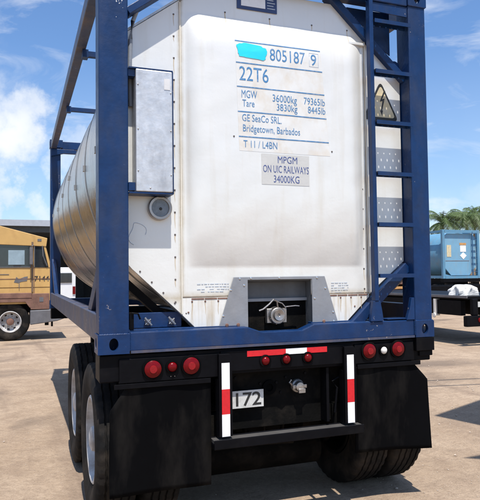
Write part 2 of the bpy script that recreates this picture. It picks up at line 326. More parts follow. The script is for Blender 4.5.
def casting(mb, x0, x1, y0, y1, z0, z1, holes):
    """hollow steel corner block; holes = faces ('-y','+y','-x','+x') with an oblong opening"""
    T = .03
    faces = {'-y': ((x0, z0), (x1, z1), 1, y0, T), '+y': ((x0, z0), (x1, z1), 1, y1, -T), '-x': ((y0, z0), (y1, z1), 0, x0, T), '+x': ((y0, z0), (y1, z1), 0, x1, -T)}
    def P(ax, p, a):
        q = list(p); q.insert(ax, a); return Vector(q)
    for k, (lo, hi, ax, a, t) in faces.items():
        c = ((lo[0]+hi[0])/2, (lo[1]+hi[1])/2); hw = (hi[0]-lo[0])/2; hh = (hi[1]-lo[1])/2
        if k in holes:
            n = 32; E_, I_, D_ = [], [], []
            for i in range(n):
                t_ = 2*pi*i/n+pi/4; cx, cz = cos(t_), sin(t_); s_ = 1/max(abs(cx), abs(cz))
                e = (c[0]+cx*s_*hw, c[1]+cz*s_*hh); h = (c[0]+cx*.028, c[1]+cz*.038)
                E_.append(mb.b.verts.new(P(ax, e, a))); I_.append(mb.b.verts.new(P(ax, h, a))); D_.append(mb.b.verts.new(P(ax, h, a+t)))
            for i in range(n):
                j = (i+1) % n; mb.b.faces.new((E_[i], E_[j], I_[j], I_[i])); mb.b.faces.new((I_[i], I_[j], D_[j], D_[i]))
        else: mb.vf([P(ax, p, a) for p in (lo, (hi[0], lo[1]), hi, (lo[0], hi[1]))], [(0, 1, 2, 3)])
    mb.vf([(x0, y0, z0), (x1, y0, z0), (x1, y1, z0), (x0, y1, z0)], [(0, 1, 2, 3)]); mb.vf([(x0, y0, z1), (x1, y0, z1), (x1, y1, z1), (x0, y1, z1)], [(0, 1, 2, 3)])

# ------------------------------------------------------------------ ground
g = MB()
def grid_sheet(mb, xs, ys, fz):
    V = [[mb.b.verts.new((x, y, fz(x, y))) for x in xs] for y in ys]
    for j in range(len(ys)-1):
        for i in range(len(xs)-1): mb.b.faces.new((V[j][i], V[j][i+1], V[j+1][i+1], V[j+1][i]))
grid_sheet(g, [-600, -100, -30]+[-8+i*.5 for i in range(60)]+[40, 120, 600], [-600, -60, -10]+[-4+i*.5 for i in range(50)]+[40, 120, 600],
           lambda x, y: (.008*sin(x*1.3+y*.7)*sin(y*1.1) if -7 < x < 20 and -3 < y < 20 else 0)-.004)
go = g.obj('ground', M['ground'], smooth=True); go['kind'] = 'structure'
# loose stones lying about the yard
pb = MB()
for i in range(5200):
    x = random.uniform(-4.5, 6); y = random.uniform(-1.5, 11)
    if random.random() < .55: x = random.uniform(1.0, 4.5); y = random.uniform(-.6, 6)
    s_ = random.uniform(.0025, .007)*(1+1.8*(random.random() < .05)); vs = []
    zz = s_*.35+.008*sin(x*1.3+y*.7)*sin(y*1.1)-.004
    for d in ((1, 0, 0), (-1, 0, 0), (0, 1, 0), (0, -1, 0), (0, 0, .7), (0, 0, -.7)):
        vs.append(Vector(d)*s_*random.uniform(.6, 1.2)+Vector((x, y, zz)))
    pb.vf(vs, [(0, 2, 4), (2, 1, 4), (1, 3, 4), (3, 0, 4), (2, 0, 5), (1, 2, 5), (3, 1, 5), (0, 3, 5)])
st = pb.obj('gravel', mat('pebble', (.40, .33, .27), .9, var=.3, vscale=9, bump=0)); st['kind'] = 'stuff'; st['label'] = 'loose small stones scattered on the dirt yard'; st['category'] = 'gravel'

# ------------------------------------------------------------------ the near tank container
TC = thing('tank_container', 'large white ended tank container in a dark blue frame, standing on the near chassis', 'tank container', (0, 0, DZ))
W = 1.219; Lc = 6.058; HT = 2.591
def frame_post(x0, x1, y0, y1, z0=.118, z1=2.473, name='corner_post', m_=M['blue']):
    p = MB(); p.box(x0, x1, y0, y1, z0, z1); return p.obj(name, m_, TC, bevel=.008)
frame_post(-1.211, -1.03, .008, .16)
frame_post(1.06, 1.211, .008, .16)
frame_post(-1.211, -1.06, Lc-.16, Lc-.008); frame_post(1.06, 1.211, Lc-.16, Lc-.008)
for sx in (-1, 1):
    for sy in (0, 1):
        for sz in (0, 1):
            c = MB(); xa, xb = (-W, -W+.19) if sx < 0 else (W-.162, W); ya, yb = (0, .178) if sy == 0 else (Lc-.178, Lc); za, zb = (0, .118) if sz == 0 else (HT-.118, HT)
            casting(c, xa, xb, ya, yb, za, zb, ('-y' if sy == 0 else '+y', '-x' if sx < 0 else '+x'))
            o = c.obj('corner_casting', M['blue'], TC)
# bottom beam with the dipped middle over the outlet
b = MB(); b.prism([(-1.027, .012), (1.055, .012), (1.055, .128), (.235, .128), (.145, .092), (-.15, .092), (-.25, .128), (-1.027, .128)], .012, .10)
b.obj('bottom_beam', M['blue'], TC, bevel=.007)
b = MB(); b.box(-1.02, 1.05, .004, .0115, .0, .016); b.obj('beam_lip', M['blue_worn'], TC)
for xa, xb in ((-1.02, -.28), (.26, 1.04)): b = MB(); b.box(xa, xb, .105, .16, .10, .135); b.obj('beam_ledge', M['blue'], TC, bevel=.004)
b = MB(); b.box(-1.027, 1.055, .010, .13, 2.465, 2.58); b.obj('top_beam', M['blue'], TC, bevel=.006)
# far end frame
b = MB(); b.box(-1.05, 1.05, Lc-.13, Lc-.01, .012, .14); b.obj('bottom_beam', M['blue'], TC, bevel=.006)
b = MB(); b.box(-1.05, 1.05, Lc-.13, Lc-.01, 2.46, 2.58); b.obj('top_beam', M['blue'], TC, bevel=.006)
for sx in (-1, 1):
    x0, x1 = sorted((sx*1.205, sx*1.12))
    b = MB(); b.box(x0, x1, .18, Lc-.18, .06, .235); b.obj('bottom_side_rail', M['blue_worn'], TC, bevel=.008)
    b = MB(); b.box(x0, x1, .18, Lc-.18, 2.45, 2.56); b.obj('top_side_rail', M['blue_worn'], TC, bevel=.008)
    for yy in (1.62, 3.45):
        b = MB(); xa, xb = sorted((sx*1.118, sx*.72)); b.box(xa, xb, yy, yy+.05, 2.40, 2.445); b.prism([(yy-.03, 2.448), (yy+.08, 2.448), (yy+.08, 2.39), (yy-.03, 2.38)], sx*1.15, sx*1.10, 0)
        b.obj('walkway_bracket', M['blue'], TC)
    # gussets from the side rails up to the corner posts and the tank
    b = MB(); b.prism([(.165, .62), (.165, .50), (.62, .237), (.82, .237)], sx*1.19, sx*1.13, 0); b.obj('side_gusset', M['blue_worn'], TC, bevel=.004)
    b = MB(); b.prism([(Lc-.165, .75), (Lc-.165, .62), (Lc-.80, .237), (Lc-.98, .237)], sx*1.19, sx*1.13, 0); b.obj('side_gusset', M['blue'], TC, bevel=.004)
    b = MB(); b.prism([(sx*1.2, 2.445), (sx*1.2, 2.33), (sx*1.02, 2.38), (sx*.72, 2.38), (sx*.86, 2.445)], Lc-.20, Lc-.14); b.obj('top_gusset', M['blue'], TC, bevel=.004)
random.seed(9)
for p0, p1 in (((-1.211, .006, .119), (-1.03, .006, .119)), ((1.06, .006, .119), (1.211, .006, .119)), ((-1.028, .009, .015), (-1.028, .009, .128)), ((1.057, .009, .015), (1.057, .009, .128)), ((1.06, .006, 2.472), (1.211, .006, 2.472)), ((-1.211, .006, 2.472), (-1.03, .006, 2.472))):
    q0, q1 = Vector(p0), Vector(p1); n = int((q1-q0).length/.006); b = MB()
    b.tube([q0.lerp(q1, i/n) for i in range(n+1)], [.0045+.0022*abs(sin(i*1.3))+random.uniform(0, .0012) for i in range(n+1)], 7); b.obj('weld_bead', M['blue'], TC, smooth=True)
b = MB(); random.seed(5)
for i in range(46):
    x = -1.075+random.gauss(0, .022); z = 2.235+random.gauss(0, .05); s_ = random.uniform(.0015, .0055); a0 = random.random()*6; n = 6
    if x > -1.04: continue
    b.vf([(x+s_*random.uniform(.5, 1.3)*cos(a0+k), .0072, z+s_*random.uniform(.6, 1.9)*sin(a0+k)) for k in range(n)], [tuple(range(n))])
o = b.obj('paint_scrape', mat('bare_primer', (.5, .52, .55), .6), TC); o['kind'] = 'stuff'
# diagonal braces of the rear frame, just outside the cladding's cut corners
def brace(x0, z0, x1, z1, y=.16, wd=.075):
    b = MB(); b.beam((x0, y, z0), (x1, y, z1), wd, .09, up=(0, 1, 0)); b.obj('corner_brace', M['blue'], TC, bevel=.004)
brace(1.06, .52, .58, .085, .12, .07); b = MB(); b.beam((-1.05, .30, .47), (-.60, .30, .06), .05, .09, up=(0, 1, 0)); b.obj('corner_brace', M['black'], TC)  # left lower brace is blue steel; its shade is painted in as black
brace(1.075, 1.93, .44, 2.50, .125, .055); brace(-1.03, 2.13, -.56, 2.485, .055, .045)
b = MB(); b.prism([(.99, 2.455), (.62, 2.455), (.70, 2.32), (.99, 2.13)], .150, .158); 
b.obj('top_gusset', M['blue'], TC)
b = MB(); b.prism([(1.058, 2.46), (.70, 2.46), (.76, 2.395), (1.058, 2.385)], .02, .03); b.obj('top_gusset', M['blue'], TC)
b = MB(); b.lathe([(0, .045), (-.012, .045), (-.012, .026), (0, .026)], (1.0, .12, 2.03), 'y', 24, close=True); b.obj('lashing_ring', M['blue'], TC, smooth=True)
# tank barrel, its strap bands and end rings
TCX, TCZ, TR = 0.0, 1.325, 1.185
def denty(j, k, a, rr):
    t = 2*pi*k/128; return a, rr+.0022*sin(t*5+a*3)*sin(a*6+t*2)
prof = [(.235, .3), (.225, 1.0), (.24, TR-.012)]+[(.25+i*(5.50/60), TR) for i in range(61)]+[(5.76, TR-.02), (5.95, .9), (6.0, .3)]
b = MB(); b.lathe(prof, (TCX, 0, TCZ), 'y', 128, mod=lambda j, k, a, rr: denty(j, k, a, rr) if rr > 1.1 else (a, rr)); tank = b.obj('tank_barrel', M['tank'], TC, smooth=True)
for yy in (.30, 1.05, 1.85, 2.7, 3.55, 4.4, 5.5):
    b = MB(); b.lathe([(yy, TR+.001), (yy, TR+.005), (yy+.03, TR+.005), (yy+.03, TR+.001)], (TCX, 0, TCZ), 'y', 128, close=True); b.obj('strap_band', M['dullsteel'], tank, smooth=True)
    b = MB()
    a = R(170+(yy*37) % 14); b.box(-.022, .022, yy-.003, yy+.033, -.009, .004, Matrix.Translation((TCX+cos(a)*(TR+.012), 0, TCZ+sin(a)*(TR+.012))) @ Matrix.Rotation(pi/2-a, 4, 'Y')); b.obj('strap_clip', M['dullsteel'], tank)

# white end cladding: pressed middle panel with a shallow raised cushion
CY = .12
BX0, BX1, BZ0, BZ1, BR, BW, BH = -.635, .705, .525, 2.225, .16, .26, .056
def bulge(x, z):
    cx, cz = (BX0+BX1)/2, (BZ0+BZ1)/2; hx, hz = (BX1-BX0)/2-BR, (BZ1-BZ0)/2-BR
    ex, ez = (BX1-BX0)/2-abs(x-cx), (z-BZ0, BZ1-z)
    if ex <= 0 or ez[0] <= 0 or ez[1] <= 0: return 0
    g_ = lambda d, w_, p_: 1-(1-min(d/w_, 1))**p_
    return BH*g_(ex, .15-.05*max(0, min(1, (1.1-z)/.4)), 2.3)*g_(ez[1], .26, 2.2)*g_(ez[0], .58, 2.6)
def surf(x, z): return CY-bulge(x, z)-.0014*sin(x*9+z*3)*sin(z*7)-.0008*sin(x*23-z*11)*sin(z*19+x*5)
SK = (-.213, .271, .436)      # the outlet opening: left, right, top
xs = sorted(set([-.667, .742, SK[0], SK[1]]+[round(-.667+i*.0125, 4) for i in range(1, 113)])); zs = sorted(set([.325, SK[2], 2.44]+[round(.325+i*.0125, 4) for i in range(1, 170)]))
zs = [z for z in zs if z <= 2.44]; xs = [x for x in xs if x <= .742]
b = MB(); V = {(i, j): b.b.verts.new((x, surf(x, z), z)) for i, x in enumerate(xs) for j, z in enumerate(zs)}
for i in range(len(xs)-1):
    for j in range(len(zs)-1):
        cx, cz = (xs[i]+xs[i+1])/2, (zs[j]+zs[j+1])/2
        if SK[0] < cx < SK[1] and cz < SK[2]: continue
        if cz > 2.30 and (cx < -.667+(cz-2.30)*1.33 or cx > .745-(cz-2.30)*1.15): continue
        b.b.faces.new((V[i, j], V[i+1, j], V[i+1, j+1], V[i, j+1]))
for v in [v for v in b.b.verts if not v.link_faces]: b.b.verts.remove(v)
clad = b.obj('end_cladding', M['white'], TC, smooth=True); sm = clad.modifiers.new('thick', 'SOLIDIFY'); sm.thickness = .004; sm.offset = 1
def sheet(name, pts, y, m_, parent, th=.006):
    b = MB(); b.prism(pts, y, y+th); return b.obj(name, m_, parent, bevel=.0015)
sheet('side_cladding', [(-1.10, .64), (-.99, .515), (-.6685, .218), (-.6685, 2.302), (-.985, 2.065), (-1.10, 1.98)], .122, M['white'], TC)
sheet('side_cladding', [(.7435, .318), (1.052, .56), (1.052, 2.02), (.7435, 2.30)], .122, M['white'], TC)
sheet('lower_cladding', [(-.667, .3235), (-.667, .215), (-.565, .115), (-.223, .115), (-.223, .3235)], .119, M['white_low'], TC)
sheet('lower_cladding', [(.742, .3235), (.742, .30), (.54, .115), (.281, .115), (.281, .3235)], .119, M['white_low'], TC)
# folded edge strips at the seams
for x in (-.668, .743):
    b = MB(); b.box(x-.0045, x+.0045, .1135, .1185, .22 if x < 0 else .33, 2.285); b.obj('seam_strip', mat('seam_edge', (.66, .62, .53), .5), TC, bevel=.0015)
b = MB()
for x in [-.60+i*.09 for i in range(4)]: b.box(x-.004, x+.082, .1165, .1185, .312, .3215)
for x in [.40+i*.085 for i in range(4)]: b.box(x-.004, x+.075, .1165, .1185, .312, .3215)
b.obj('joint_strip', M['rust'], TC)
# skirts turning forward from the octagon to the barrel
b = MB(); b.prism([(-1.10, .645), (-.565, .113), (-.555, .123), (-1.09, .657)], .13, .235); b.prism([(-1.10, 1.985), (-.60, 2.36), (-.61, 2.37), (-1.11, 1.995)], .13, .24); b.prism([(-1.105, .65), (-1.095, .65), (-1.095, 1.985), (-1.105, 1.985)], .13, .24)
b.obj('cladding_return', M['galv'], TC)
# rivets
def rivets(pts, y, m_, parent, rad=.0065, name='rivet_row'):
    b = MB()
    for (x, z) in pts: b.lathe([(0, rad), (-.003, rad*.85), (-.0045, rad*.35)], (x, (y if not callable(y) else y(x, z)), z), 'y', 8)
    return b.obj(name, m_, parent, smooth=True)
riv = mat('rivet_steel', (.14, .12, .11), .5, .5)
rivets([(-.71, .30+i*.146) for i in range(14)], .1215, riv, TC)
rivets([(.705, .36+i*.146) for i in range(6)]+[(.775, .38+i*.2) for i in range(10)], lambda x, z: .1215 if x > .743 else surf(x, z), riv, TC)
rivets([(-.94+i*.075, .50-i*.069) for i in range(5)], .1215, riv, TC)
rivets([(-.60+i*.09, .300) for i in range(4)]+[(.42+i*.085, .300) for i in range(4)]+[(-.625, .23), (.62, .235)], .1185, M['rust'], TC)
rivets([(-.35, 2.262), (-.02, 2.262), (.31, 2.262), (.60, 2.262), (-.315, 1.40), (.425, 1.34)], lambda x, z: surf(x, z), riv, TC)
# lifting lug / vent at the top right of the end
b = MB(); b.box(.60, .735, .095, .118, 2.155, 2.175); b.obj('drip_ledge', M['white'], TC, bevel=.003)
# hose round the top left corner
b = MB(); b.tube([(-1.0, .10, 1.55), (-1.005, .098, 1.80), (-1.00, .095, 1.98), (-.985, .092, 2.10), (-.955, .092, 2.18), (-.90, .095, 2.235), (-.80, .10, 2.30), (-.66, .105, 2.40)], .014, 10); b.obj('drain_hose', mat('grey_hose', (.23, .25, .28), .5), TC, smooth=True)
# outlet recess: skirt plate, box and valve
sk = MB(); sk.prism([(-.425, .112), (SK[0], .112), (SK[0], SK[2]), (SK[1], SK[2]), (SK[1], .112), (.478, .112), (.372, .456), (-.312, .456)], .106, .1155)
skirt = sk.obj('outlet_surround', M['skirt'], TC, bevel=.002)
rivets([(-.39, .20), (-.335, .37), (-.27, .445), (.02, .447), (.31, .445), (.375, .37), (.435, .20), (.44, .135), (-.19, .447), (-.24, .40), (.29, .30)], .106, M['chrome'], skirt, .008)
rivets([(-.365, .137), (-.285, .137), (.36, .137)], .106, M['rust'], skirt, .013)
b = MB(); b.prism([(.127, .437), (.205, .425), (.205, .417), (.127, .429)], SK[0]-.001, SK[1]+.001, 0)
b.obj('recess_roof', M['recess'], skirt)
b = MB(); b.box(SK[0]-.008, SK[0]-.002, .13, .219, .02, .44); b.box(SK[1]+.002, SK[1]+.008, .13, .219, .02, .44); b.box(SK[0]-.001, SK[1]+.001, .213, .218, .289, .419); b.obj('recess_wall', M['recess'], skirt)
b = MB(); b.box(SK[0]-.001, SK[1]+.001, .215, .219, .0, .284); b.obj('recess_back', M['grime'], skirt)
b = MB(); b.box(SK[0]+.001, SK[1]-.001, .188, .212, .285, .305); b.obj('recess_shelf', M['skirt'], skirt)
v = MB(); v.lathe([(.13, .02), (.13, .055), (.145, .062), (.20, .062), (.21, .045), (.30, .045), (.31, .07), (.34, .07), (.42, .05)], (.02, 0, .185), 'y', 28)
v.box(-.055, .095, .155, .19, .135, .235)
valve = v.obj('outlet_valve', M['dullsteel'], TC, bevel=.003, smooth=True)
v = MB(); v.lathe([(.128, .005), (.118, .012), (.112, .036), (.122, .04), (.129, .04)], (.02, 0, .19), 'y', 20); v.obj('valve_cap', M['dullsteel'], valve, smooth=True)
v = MB(); v.tube([(.02, .14, .245), (.01, .13, .285), (-.02, .12, .30), (-.05, .12, .27), (-.10, .115, .235), (-.13, .115, .225)], .006, 8)
v.tube([(.01, .13, .285), (.05, .13, .27), (.075, .125, .24)], .004, 8); v.tube([(.085, .15, .245), (.16, .15, .25), (.19, .15, .247)], .004, 8); v.obj('valve_handle', M['dullsteel'], valve, smooth=True)
for a in range(6):
    pass
v = MB()
for a in range(6): v.disc((.02+.052*cos(a*pi/3+.3), .148, .185+.052*sin(a*pi/3+.3)), .008, .012, n=6)
v.obj('valve_bolt', M['chrome'], valve)
# document box on the left side panel
b = MB(); b.box(-.988, -.757, -.022, .10, .992, 1.758); box = b.obj('document_box', M['galv'], TC, bevel=.006)
b = MB(); b.box(-1.03, -.752, -.018, .118, 1.760, 1.768); b.box(-.756, -.750, -.018, .118, .985, 1.7595); b.box(-1.03, -.752, -.018, .118, .980, .990); b.obj('box_frame', M['blue'], box)
for za, zb in ((1.715, 1.7585), (1.0, 1.05)): b = MB(); b.box(-1.03, -.99, .0, .06, za, zb); b.obj('box_bracket', M['blue'], box)
rivets([(-.975, 1.12), (-.975, 1.38), (-.975, 1.66), (-.768, 1.10), (-.768, 1.38), (-.768, 1.62), (-.9, .995+.02)], -.022, M['dullsteel'], box, .005)
b = MB(); b.box(-.81, -.772, -.0245, -.0225, 1.64, 1.71); b.obj('small_sticker', mat('grey_sticker', (.6, .6, .6), .5), box)
# round thermometer
b = MB(); b.lathe([(.12, .078), (.085, .078), (.078, .072), (.078, .058), (.088, .056)], (-.815, 0, .905), 'y', 48); gz = b.obj('thermometer', M['dullsteel'], TC, smooth=True)
b = MB(); b.lathe([(.0875, .0555), (.0865, .03), (.0865, .001)], (-.815, 0, .905), 'y', 40); b.obj('dial', mat('smoky_dial', (.16, .19, .22), .3, var=.3, vscale=30), gz, smooth=True)
b = MB(); b.box(-.828, -.80, .075, .09, .972, .992); b.lathe([(.086, .01), (.08, .008)], (-.812, 0, .90), 'y', 12); b.obj('dial_pin', M['blackink'], gz)
# scrawled ring left of an old sticker
b = MB(); b.tube([(-.955+.05*cos(t)+.012*sin(3*t), .1205, .735+.075*sin(t)) for t in [i*.2 for i in range(22)]], .0018, 5); b.obj('scratch_mark', M['faint'], TC)
# rust runs below the fasteners
random.seed(21); b = MB()
for x, z, fy in [(-.71, .30+i*.146, .1212) for i in range(1, 14)]+[(.775, .38+i*.2, .1212) for i in range(9)]+[(x, 2.262, None) for x in (-.35, -.02, .31, .60)]+[(-.60+i*.09, .297, .1182) for i in range(4)]+[(.42+i*.085, .297, .1182) for i in range(4)]+[(.705, .36+i*.146, None) for i in range(6)]:
    ln = random.uniform(.03, .12) if z > .31 else random.uniform(.05, .12); w_ = random.uniform(.0015, .0035); k = 8; V = []
    for i in range(k+1):
        t = i/k; zz = z-.004-ln*t; xx = x+.0015*sin(t*5+x*40); ww = w_*(1-t)**.6+.0003; yy = (fy if fy else surf(xx, zz))-.0007
        V.append((b.b.verts.new((xx-ww, yy, zz)), b.b.verts.new((xx+ww, yy, zz))))
    for q0, q1 in zip(V, V[1:]): b.b.faces.new((q0[0], q0[1], q1[1], q1[0]))
o = b.obj('rust_runs', mat('rust_run', (.50, .40, .27), .7, var=.15), TC); o['kind'] = 'stuff'
# ladder
lx = .731
L_ = MB(); L_.box(lx-.016, lx+.016, -.005, .045, .275, 2.58); lad = L_.obj('ladder', M['blue'], TC, bevel=.003)
b = MB(); b.prism([(.703, .275), (.76, .275), (.775, .20), (.785, .129), (.68, .129), (.69, .20)], .0, .035); b.obj('ladder_foot', M['blue'], lad, bevel=.003)
b = MB(); b.prism([(.985, .129), (1.055, .129), (1.055, .29), (1.03, .29), (1.01, .20)], .005, .035); b.obj('ladder_foot', M['blue'], lad, bevel=.003)
for k, zz in enumerate((2.305, 1.935, 1.562, 1.189, .821, .452)):
    b = MB(); nx, ny = 12, 3; x0, x1, y0, y1 = .748, 1.058, -.02, .048
    hx, hy = (x1-x0)/nx, (y1-y0)/ny
    for zlev in (zz+.014, zz+.011):
        for i in range(nx):
            for j in range(ny):
                cx, cy = x0+(i+.5)*hx, y0+(j+.5)*hy
                if i % 2 == (j % 2) or i == 0 or i == nx-1:
                    b.vf([(cx-hx/2, cy-hy/2, zlev), (cx+hx/2, cy-hy/2, zlev), (cx+hx/2, cy+hy/2, zlev), (cx-hx/2, cy+hy/2, zlev)], [(0, 1, 2, 3)])
                else:
                    n = 16; E_ = []; I_ = []
                    for q in range(n):
                        t = 2*pi*q/n+pi/4; s_ = 1/max(abs(cos(t)), abs(sin(t)))
                        E_.append((cx+cos(t)*s_*hx/2, cy+sin(t)*s_*hy/2, zlev)); I_.append((cx+cos(t)*.005, cy+sin(t)*.005, zlev))
                    b.vf(E_+I_, [(q, (q+1) % n, (q+1) % n+n, q+n) for q in range(n)])
    b.box(x0, x1, y0-.004, y0, zz-.014, zz+.014); b.box(x0, x1, y1, y1+.004, zz-.014, zz+.014)
    b.obj('rung', M['blue'], lad)

# ---- writing
def text_mesh(s_, x0, x1, z0, z1, fy, m_, parent, name='lettering', eps=.0012, skew=0, bold=0.0, axis='y'):
    cu = bpy.data.curves.new('t', 'FONT'); cu.body = s_; cu.resolution_u = 3; cu.offset = bold
    o = bpy.data.objects.new('t', cu); COL.objects.link(o); bpy.context.view_layer.update()
    me = bpy.data.meshes.new_from_object(o); bpy.data.objects.remove(o)
    xsb = [v.co.x for v in me.vertices]; ysb = [v.co.y for v in me.vertices]
    a0, a1, b0, b1 = min(xsb), max(xsb), min(ysb), max(ysb)
    if ',' in s_ or 'g' in s_: b0 = 0.0
    for v in me.vertices:
        x = x0+(v.co.x-a0)/(a1-a0)*(x1-x0); z = z0+(v.co.y-b0)/(b1-b0)*(z1-z0)
        v.co = (x, (fy(x, z) if callable(fy) else fy)-eps, z)
    me.materials.append(m_); o = bpy.data.objects.new(name, me); COL.objects.link(o); o.parent = parent
    return o
def conform(x0, x1, z0, z1, eps, nx=40, nz=40, edge=None):
    b = MB(); xs_ = [x0+(x1-x0)*i/nx for i in range(nx+1)]; zs_ = [z0+(z1-z0)*j/nz for j in range(nz+1)]
    V = [[b.b.verts.new((edge(x, z) if edge else x, surf(edge(x, z) if edge else x, z)-eps, z)) for x in xs_] for z in zs_]
    for j in range(nz):
        for i in range(nx): b.b.faces.new((V[j][i], V[j][i+1], V[j+1][i+1], V[j+1][i]))
    return b
def lean(x, z): return x+(2.06-z)*.055*(x+.30)/.64+(2.06-z)*.03
b = conform(-.30, .345, 1.305, 2.058, .0008, edge=lean); dec = b.obj('marking_panel', M['decal'], TC, smooth=True)
for z in (2.056, 1.906, 1.742, 1.572, 1.402):
    x0, x1 = lean(-.30, z), lean(.345, z); b = MB(); n = 40
    V = [b.b.verts.new((x0+(x1-x0)*i/n, surf(x0+(x1-x0)*i/n, z+dz_)-.0022, z+dz_)) for dz_ in (-.0035, .0035) for i in range(n+1)]
    for i in range(n): b.b.faces.new((V[i], V[i+1], V[i+n+2], V[i+n+1]))
    b.obj('ruled_line', M['ink'], dec)
I = M['ink']
text_mesh('805187', -.045, .222, 1.945, 2.03, surf, I, dec, bold=.0, eps=.002); text_mesh('9', .268, .312, 1.945, 2.025, surf, I, dec, eps=.002)
b = MB()
for a in ((.255, .330, 1.935, 1.938), (.255, .330, 2.032, 2.035), (.255, .258, 1.938, 2.032), (.327, .330, 1.938, 2.032)): b.vf([(a[0], surf(a[0], a[2])-.002, a[2]), (a[1], surf(a[1], a[2])-.002, a[2]), (a[1], surf(a[1], a[3])-.002, a[3]), (a[0], surf(a[0], a[3])-.002, a[3])], [(0, 1, 2, 3)])
b.obj('check_digit_box', M['faint'], dec)
text_mesh('22T6', -.272, -.058, 1.785, 1.882, surf, I, dec, eps=.002)
text_mesh('MGW', -.258, -.145, 1.668, 1.72, surf, I, dec, eps=.002); text_mesh('Tare', -.252, -.165, 1.608, 1.655, surf, I, dec, eps=.002)
text_mesh('36000kg', -.03, .155, 1.66, 1.71, surf, I, dec, eps=.002); text_mesh('79365lb', .21, .375, 1.662, 1.712, surf, I, dec, eps=.002)
text_mesh('3830kg', .0, .158, 1.60, 1.648, surf, I, dec, eps=.002); text_mesh('8445lb', .24, .378, 1.602, 1.65, surf, I, dec, eps=.002)
text_mesh('GE SeaCo SRL.', -.255, .035, 1.508, 1.556, surf, I, dec, eps=.002)
text_mesh('Bridgetown, Barbados', -.25, .175, 1.438, 1.485, surf, I, dec, eps=.002)
text_mesh('T 11 / L4BN', -.248, -.0, 1.33, 1.378, surf, I, dec, eps=.002)
# cyan patch brushed over the first letters
b = MB(); n = 44; c = b.b.verts.new((-.175, surf(-.175, 1.99)-.0035, 1.99)); ring = []
for i in range(n):
    t = 2*pi*i/n; ex = abs(cos(t))**.45*(1 if cos(t) > 0 else -1); ez = abs(sin(t))**.55*(1 if sin(t) > 0 else -1); k = 1+.05*sin(5*t)+.03*sin(11*t+1)
    x, z = -.178+.108*ex*k, 1.992+.050*ez*k-.06*(ex*.1); ring.append(b.b.verts.new((x, surf(x, z)-.0035, z)))
for i in range(n): b.b.faces.new((c, ring[i], ring[(i+1) % n]))
b.obj('paint_patch', M['cyan'], dec)
b = conform(-.118, .242, 1.085, 1.295, .0016, 8, 8); dec2 = b.obj('marking_panel', mat('pale_grey_film', (.52, .52, .50), .5, var=.05, stain=(.42, .38, .32), stain_amt=.4), TC)
text_mesh('MPGM', .002, .150, 1.235, 1.283, surf, M['ink2'], dec2, eps=.0026); text_mesh('ON UIC RAILWAYS', -.108, .238, 1.168, 1.218, surf, M['ink2'], dec2, eps=.0026); text_mesh('34000KG', -.03, .165, 1.10, 1.15, surf, M['ink2'], dec2, eps=.0026)
# data plate under the top beam
b = MB(); b.box(-.265, .035, .112, .117, 2.302, 2.45); dp = b.obj('data_plate', mat('plate_blue', (.03, .05, .14), .4), TC, bevel=.001)
b = MB(); b.box(-.235, -.055, .1095, .1115, 2.325, 2.44); b.obj('plate_face', M['white_tape'], dp)
b = MB()
for i in range(4): b.box(-.04, .02-.012*(i % 2), .1105, .1115, 2.328+i*.02, 2.334+i*.02)
b.obj('fine_print', M['faint'], dp)
# faint fine print blocks (too small to read)
for (x0, x1, z1, rows, dx) in ((-.565, -.345, .415, 4, 0), (.43, .57, .408, 5, 0)):
    b = MB(); random.seed(int(z1*1000))
    for k in range(rows):
        x = x0
        while x < x1-(.06 if k == rows-1 else 0):
            w_ = random.uniform(.008, .028)
            if random.random() < .8: b.box(x, min(x+w_, x1), .1175, .1188, z1-k*.017-.0035, z1-k*.017)
            x += w_+.006
    b.obj('fine_print', M['faint'], TC)
# warning triangle
def tri(cx, cz, w_, h_, y, rad):
    P = [(cx-w_/2, cz-h_/2), (cx+w_/2, cz-h_/2), (cx, cz+h_/2)]; out = []
    for i in range(3):
        p0, p1, p2 = Vector(P[i-1]), Vector(P[i]), Vector(P[(i+1) % 3]); a = (p0-p1).normalized(); c_ = (p2-p1).normalized()
        for k in range(6):
            t = k/5; q = (p1+a*rad)*(1-t)**2+p1*2*t*(1-t)+(p1+c_*rad)*t*t; out.append((q.x, q.y))
    return out
b = MB(); b.prism(tri(.878, 1.765, .31, .30, 0, .05), .1165, .1195); wt = b.obj('warning_sign', M['blackink'], TC)
b = MB(); b.prism(tri(.878, 1.76, .252, .245, 0, .035), .1145, .1163); b.obj('sign_face', M['yellow_warn'], wt)
b = MB(); b.prism([(.905, 1.84), (.868, 1.755), (.892, 1.762), (.876, 1.685), (.868, 1.69), (.884, 1.652), (.893, 1.69), (.886, 1.688), (.91, 1.782), (.887, 1.774), (.918, 1.84)], .1122, .1142); b.obj('lightning_bolt', M['blackink'], wt)
# twist-lock fittings plate on the left ledge
b = MB(); b.box(-1.02, -.66, .165, .18, .136, .235); fp = b.obj('fitting_plate', M['blue'], TC, bevel=.004)
for x in (-.885, -.73):
    b = MB(); b.disc((x, .165, .175), .020, .02, n=8); b.tube([(x-.022, .14, .205), (x-.005, .135, .18), (x+.02, .14, .155)], .008, 8); b.tube([(x-.018, .14, .16), (x+.016, .14, .195)], .006, 8); b.obj('wing_nut', M['dullsteel'], fp, smooth=True)
b = MB(); b.box(-1.01, -.985, .10, .16, .137, .24); b.tube([(-1.0, .09, .24), (-.96, .09, .235), (-.945, .1, .20)], .006, 6); b.obj('cable_guide', M['black'], TC)
b = MB(); b.prism([(.83, .02), (1.05, .01), (1.0, .16), (.80, .13)], .1365, .1415, 2); b.obj('beam_ledge', M['blue'], TC)

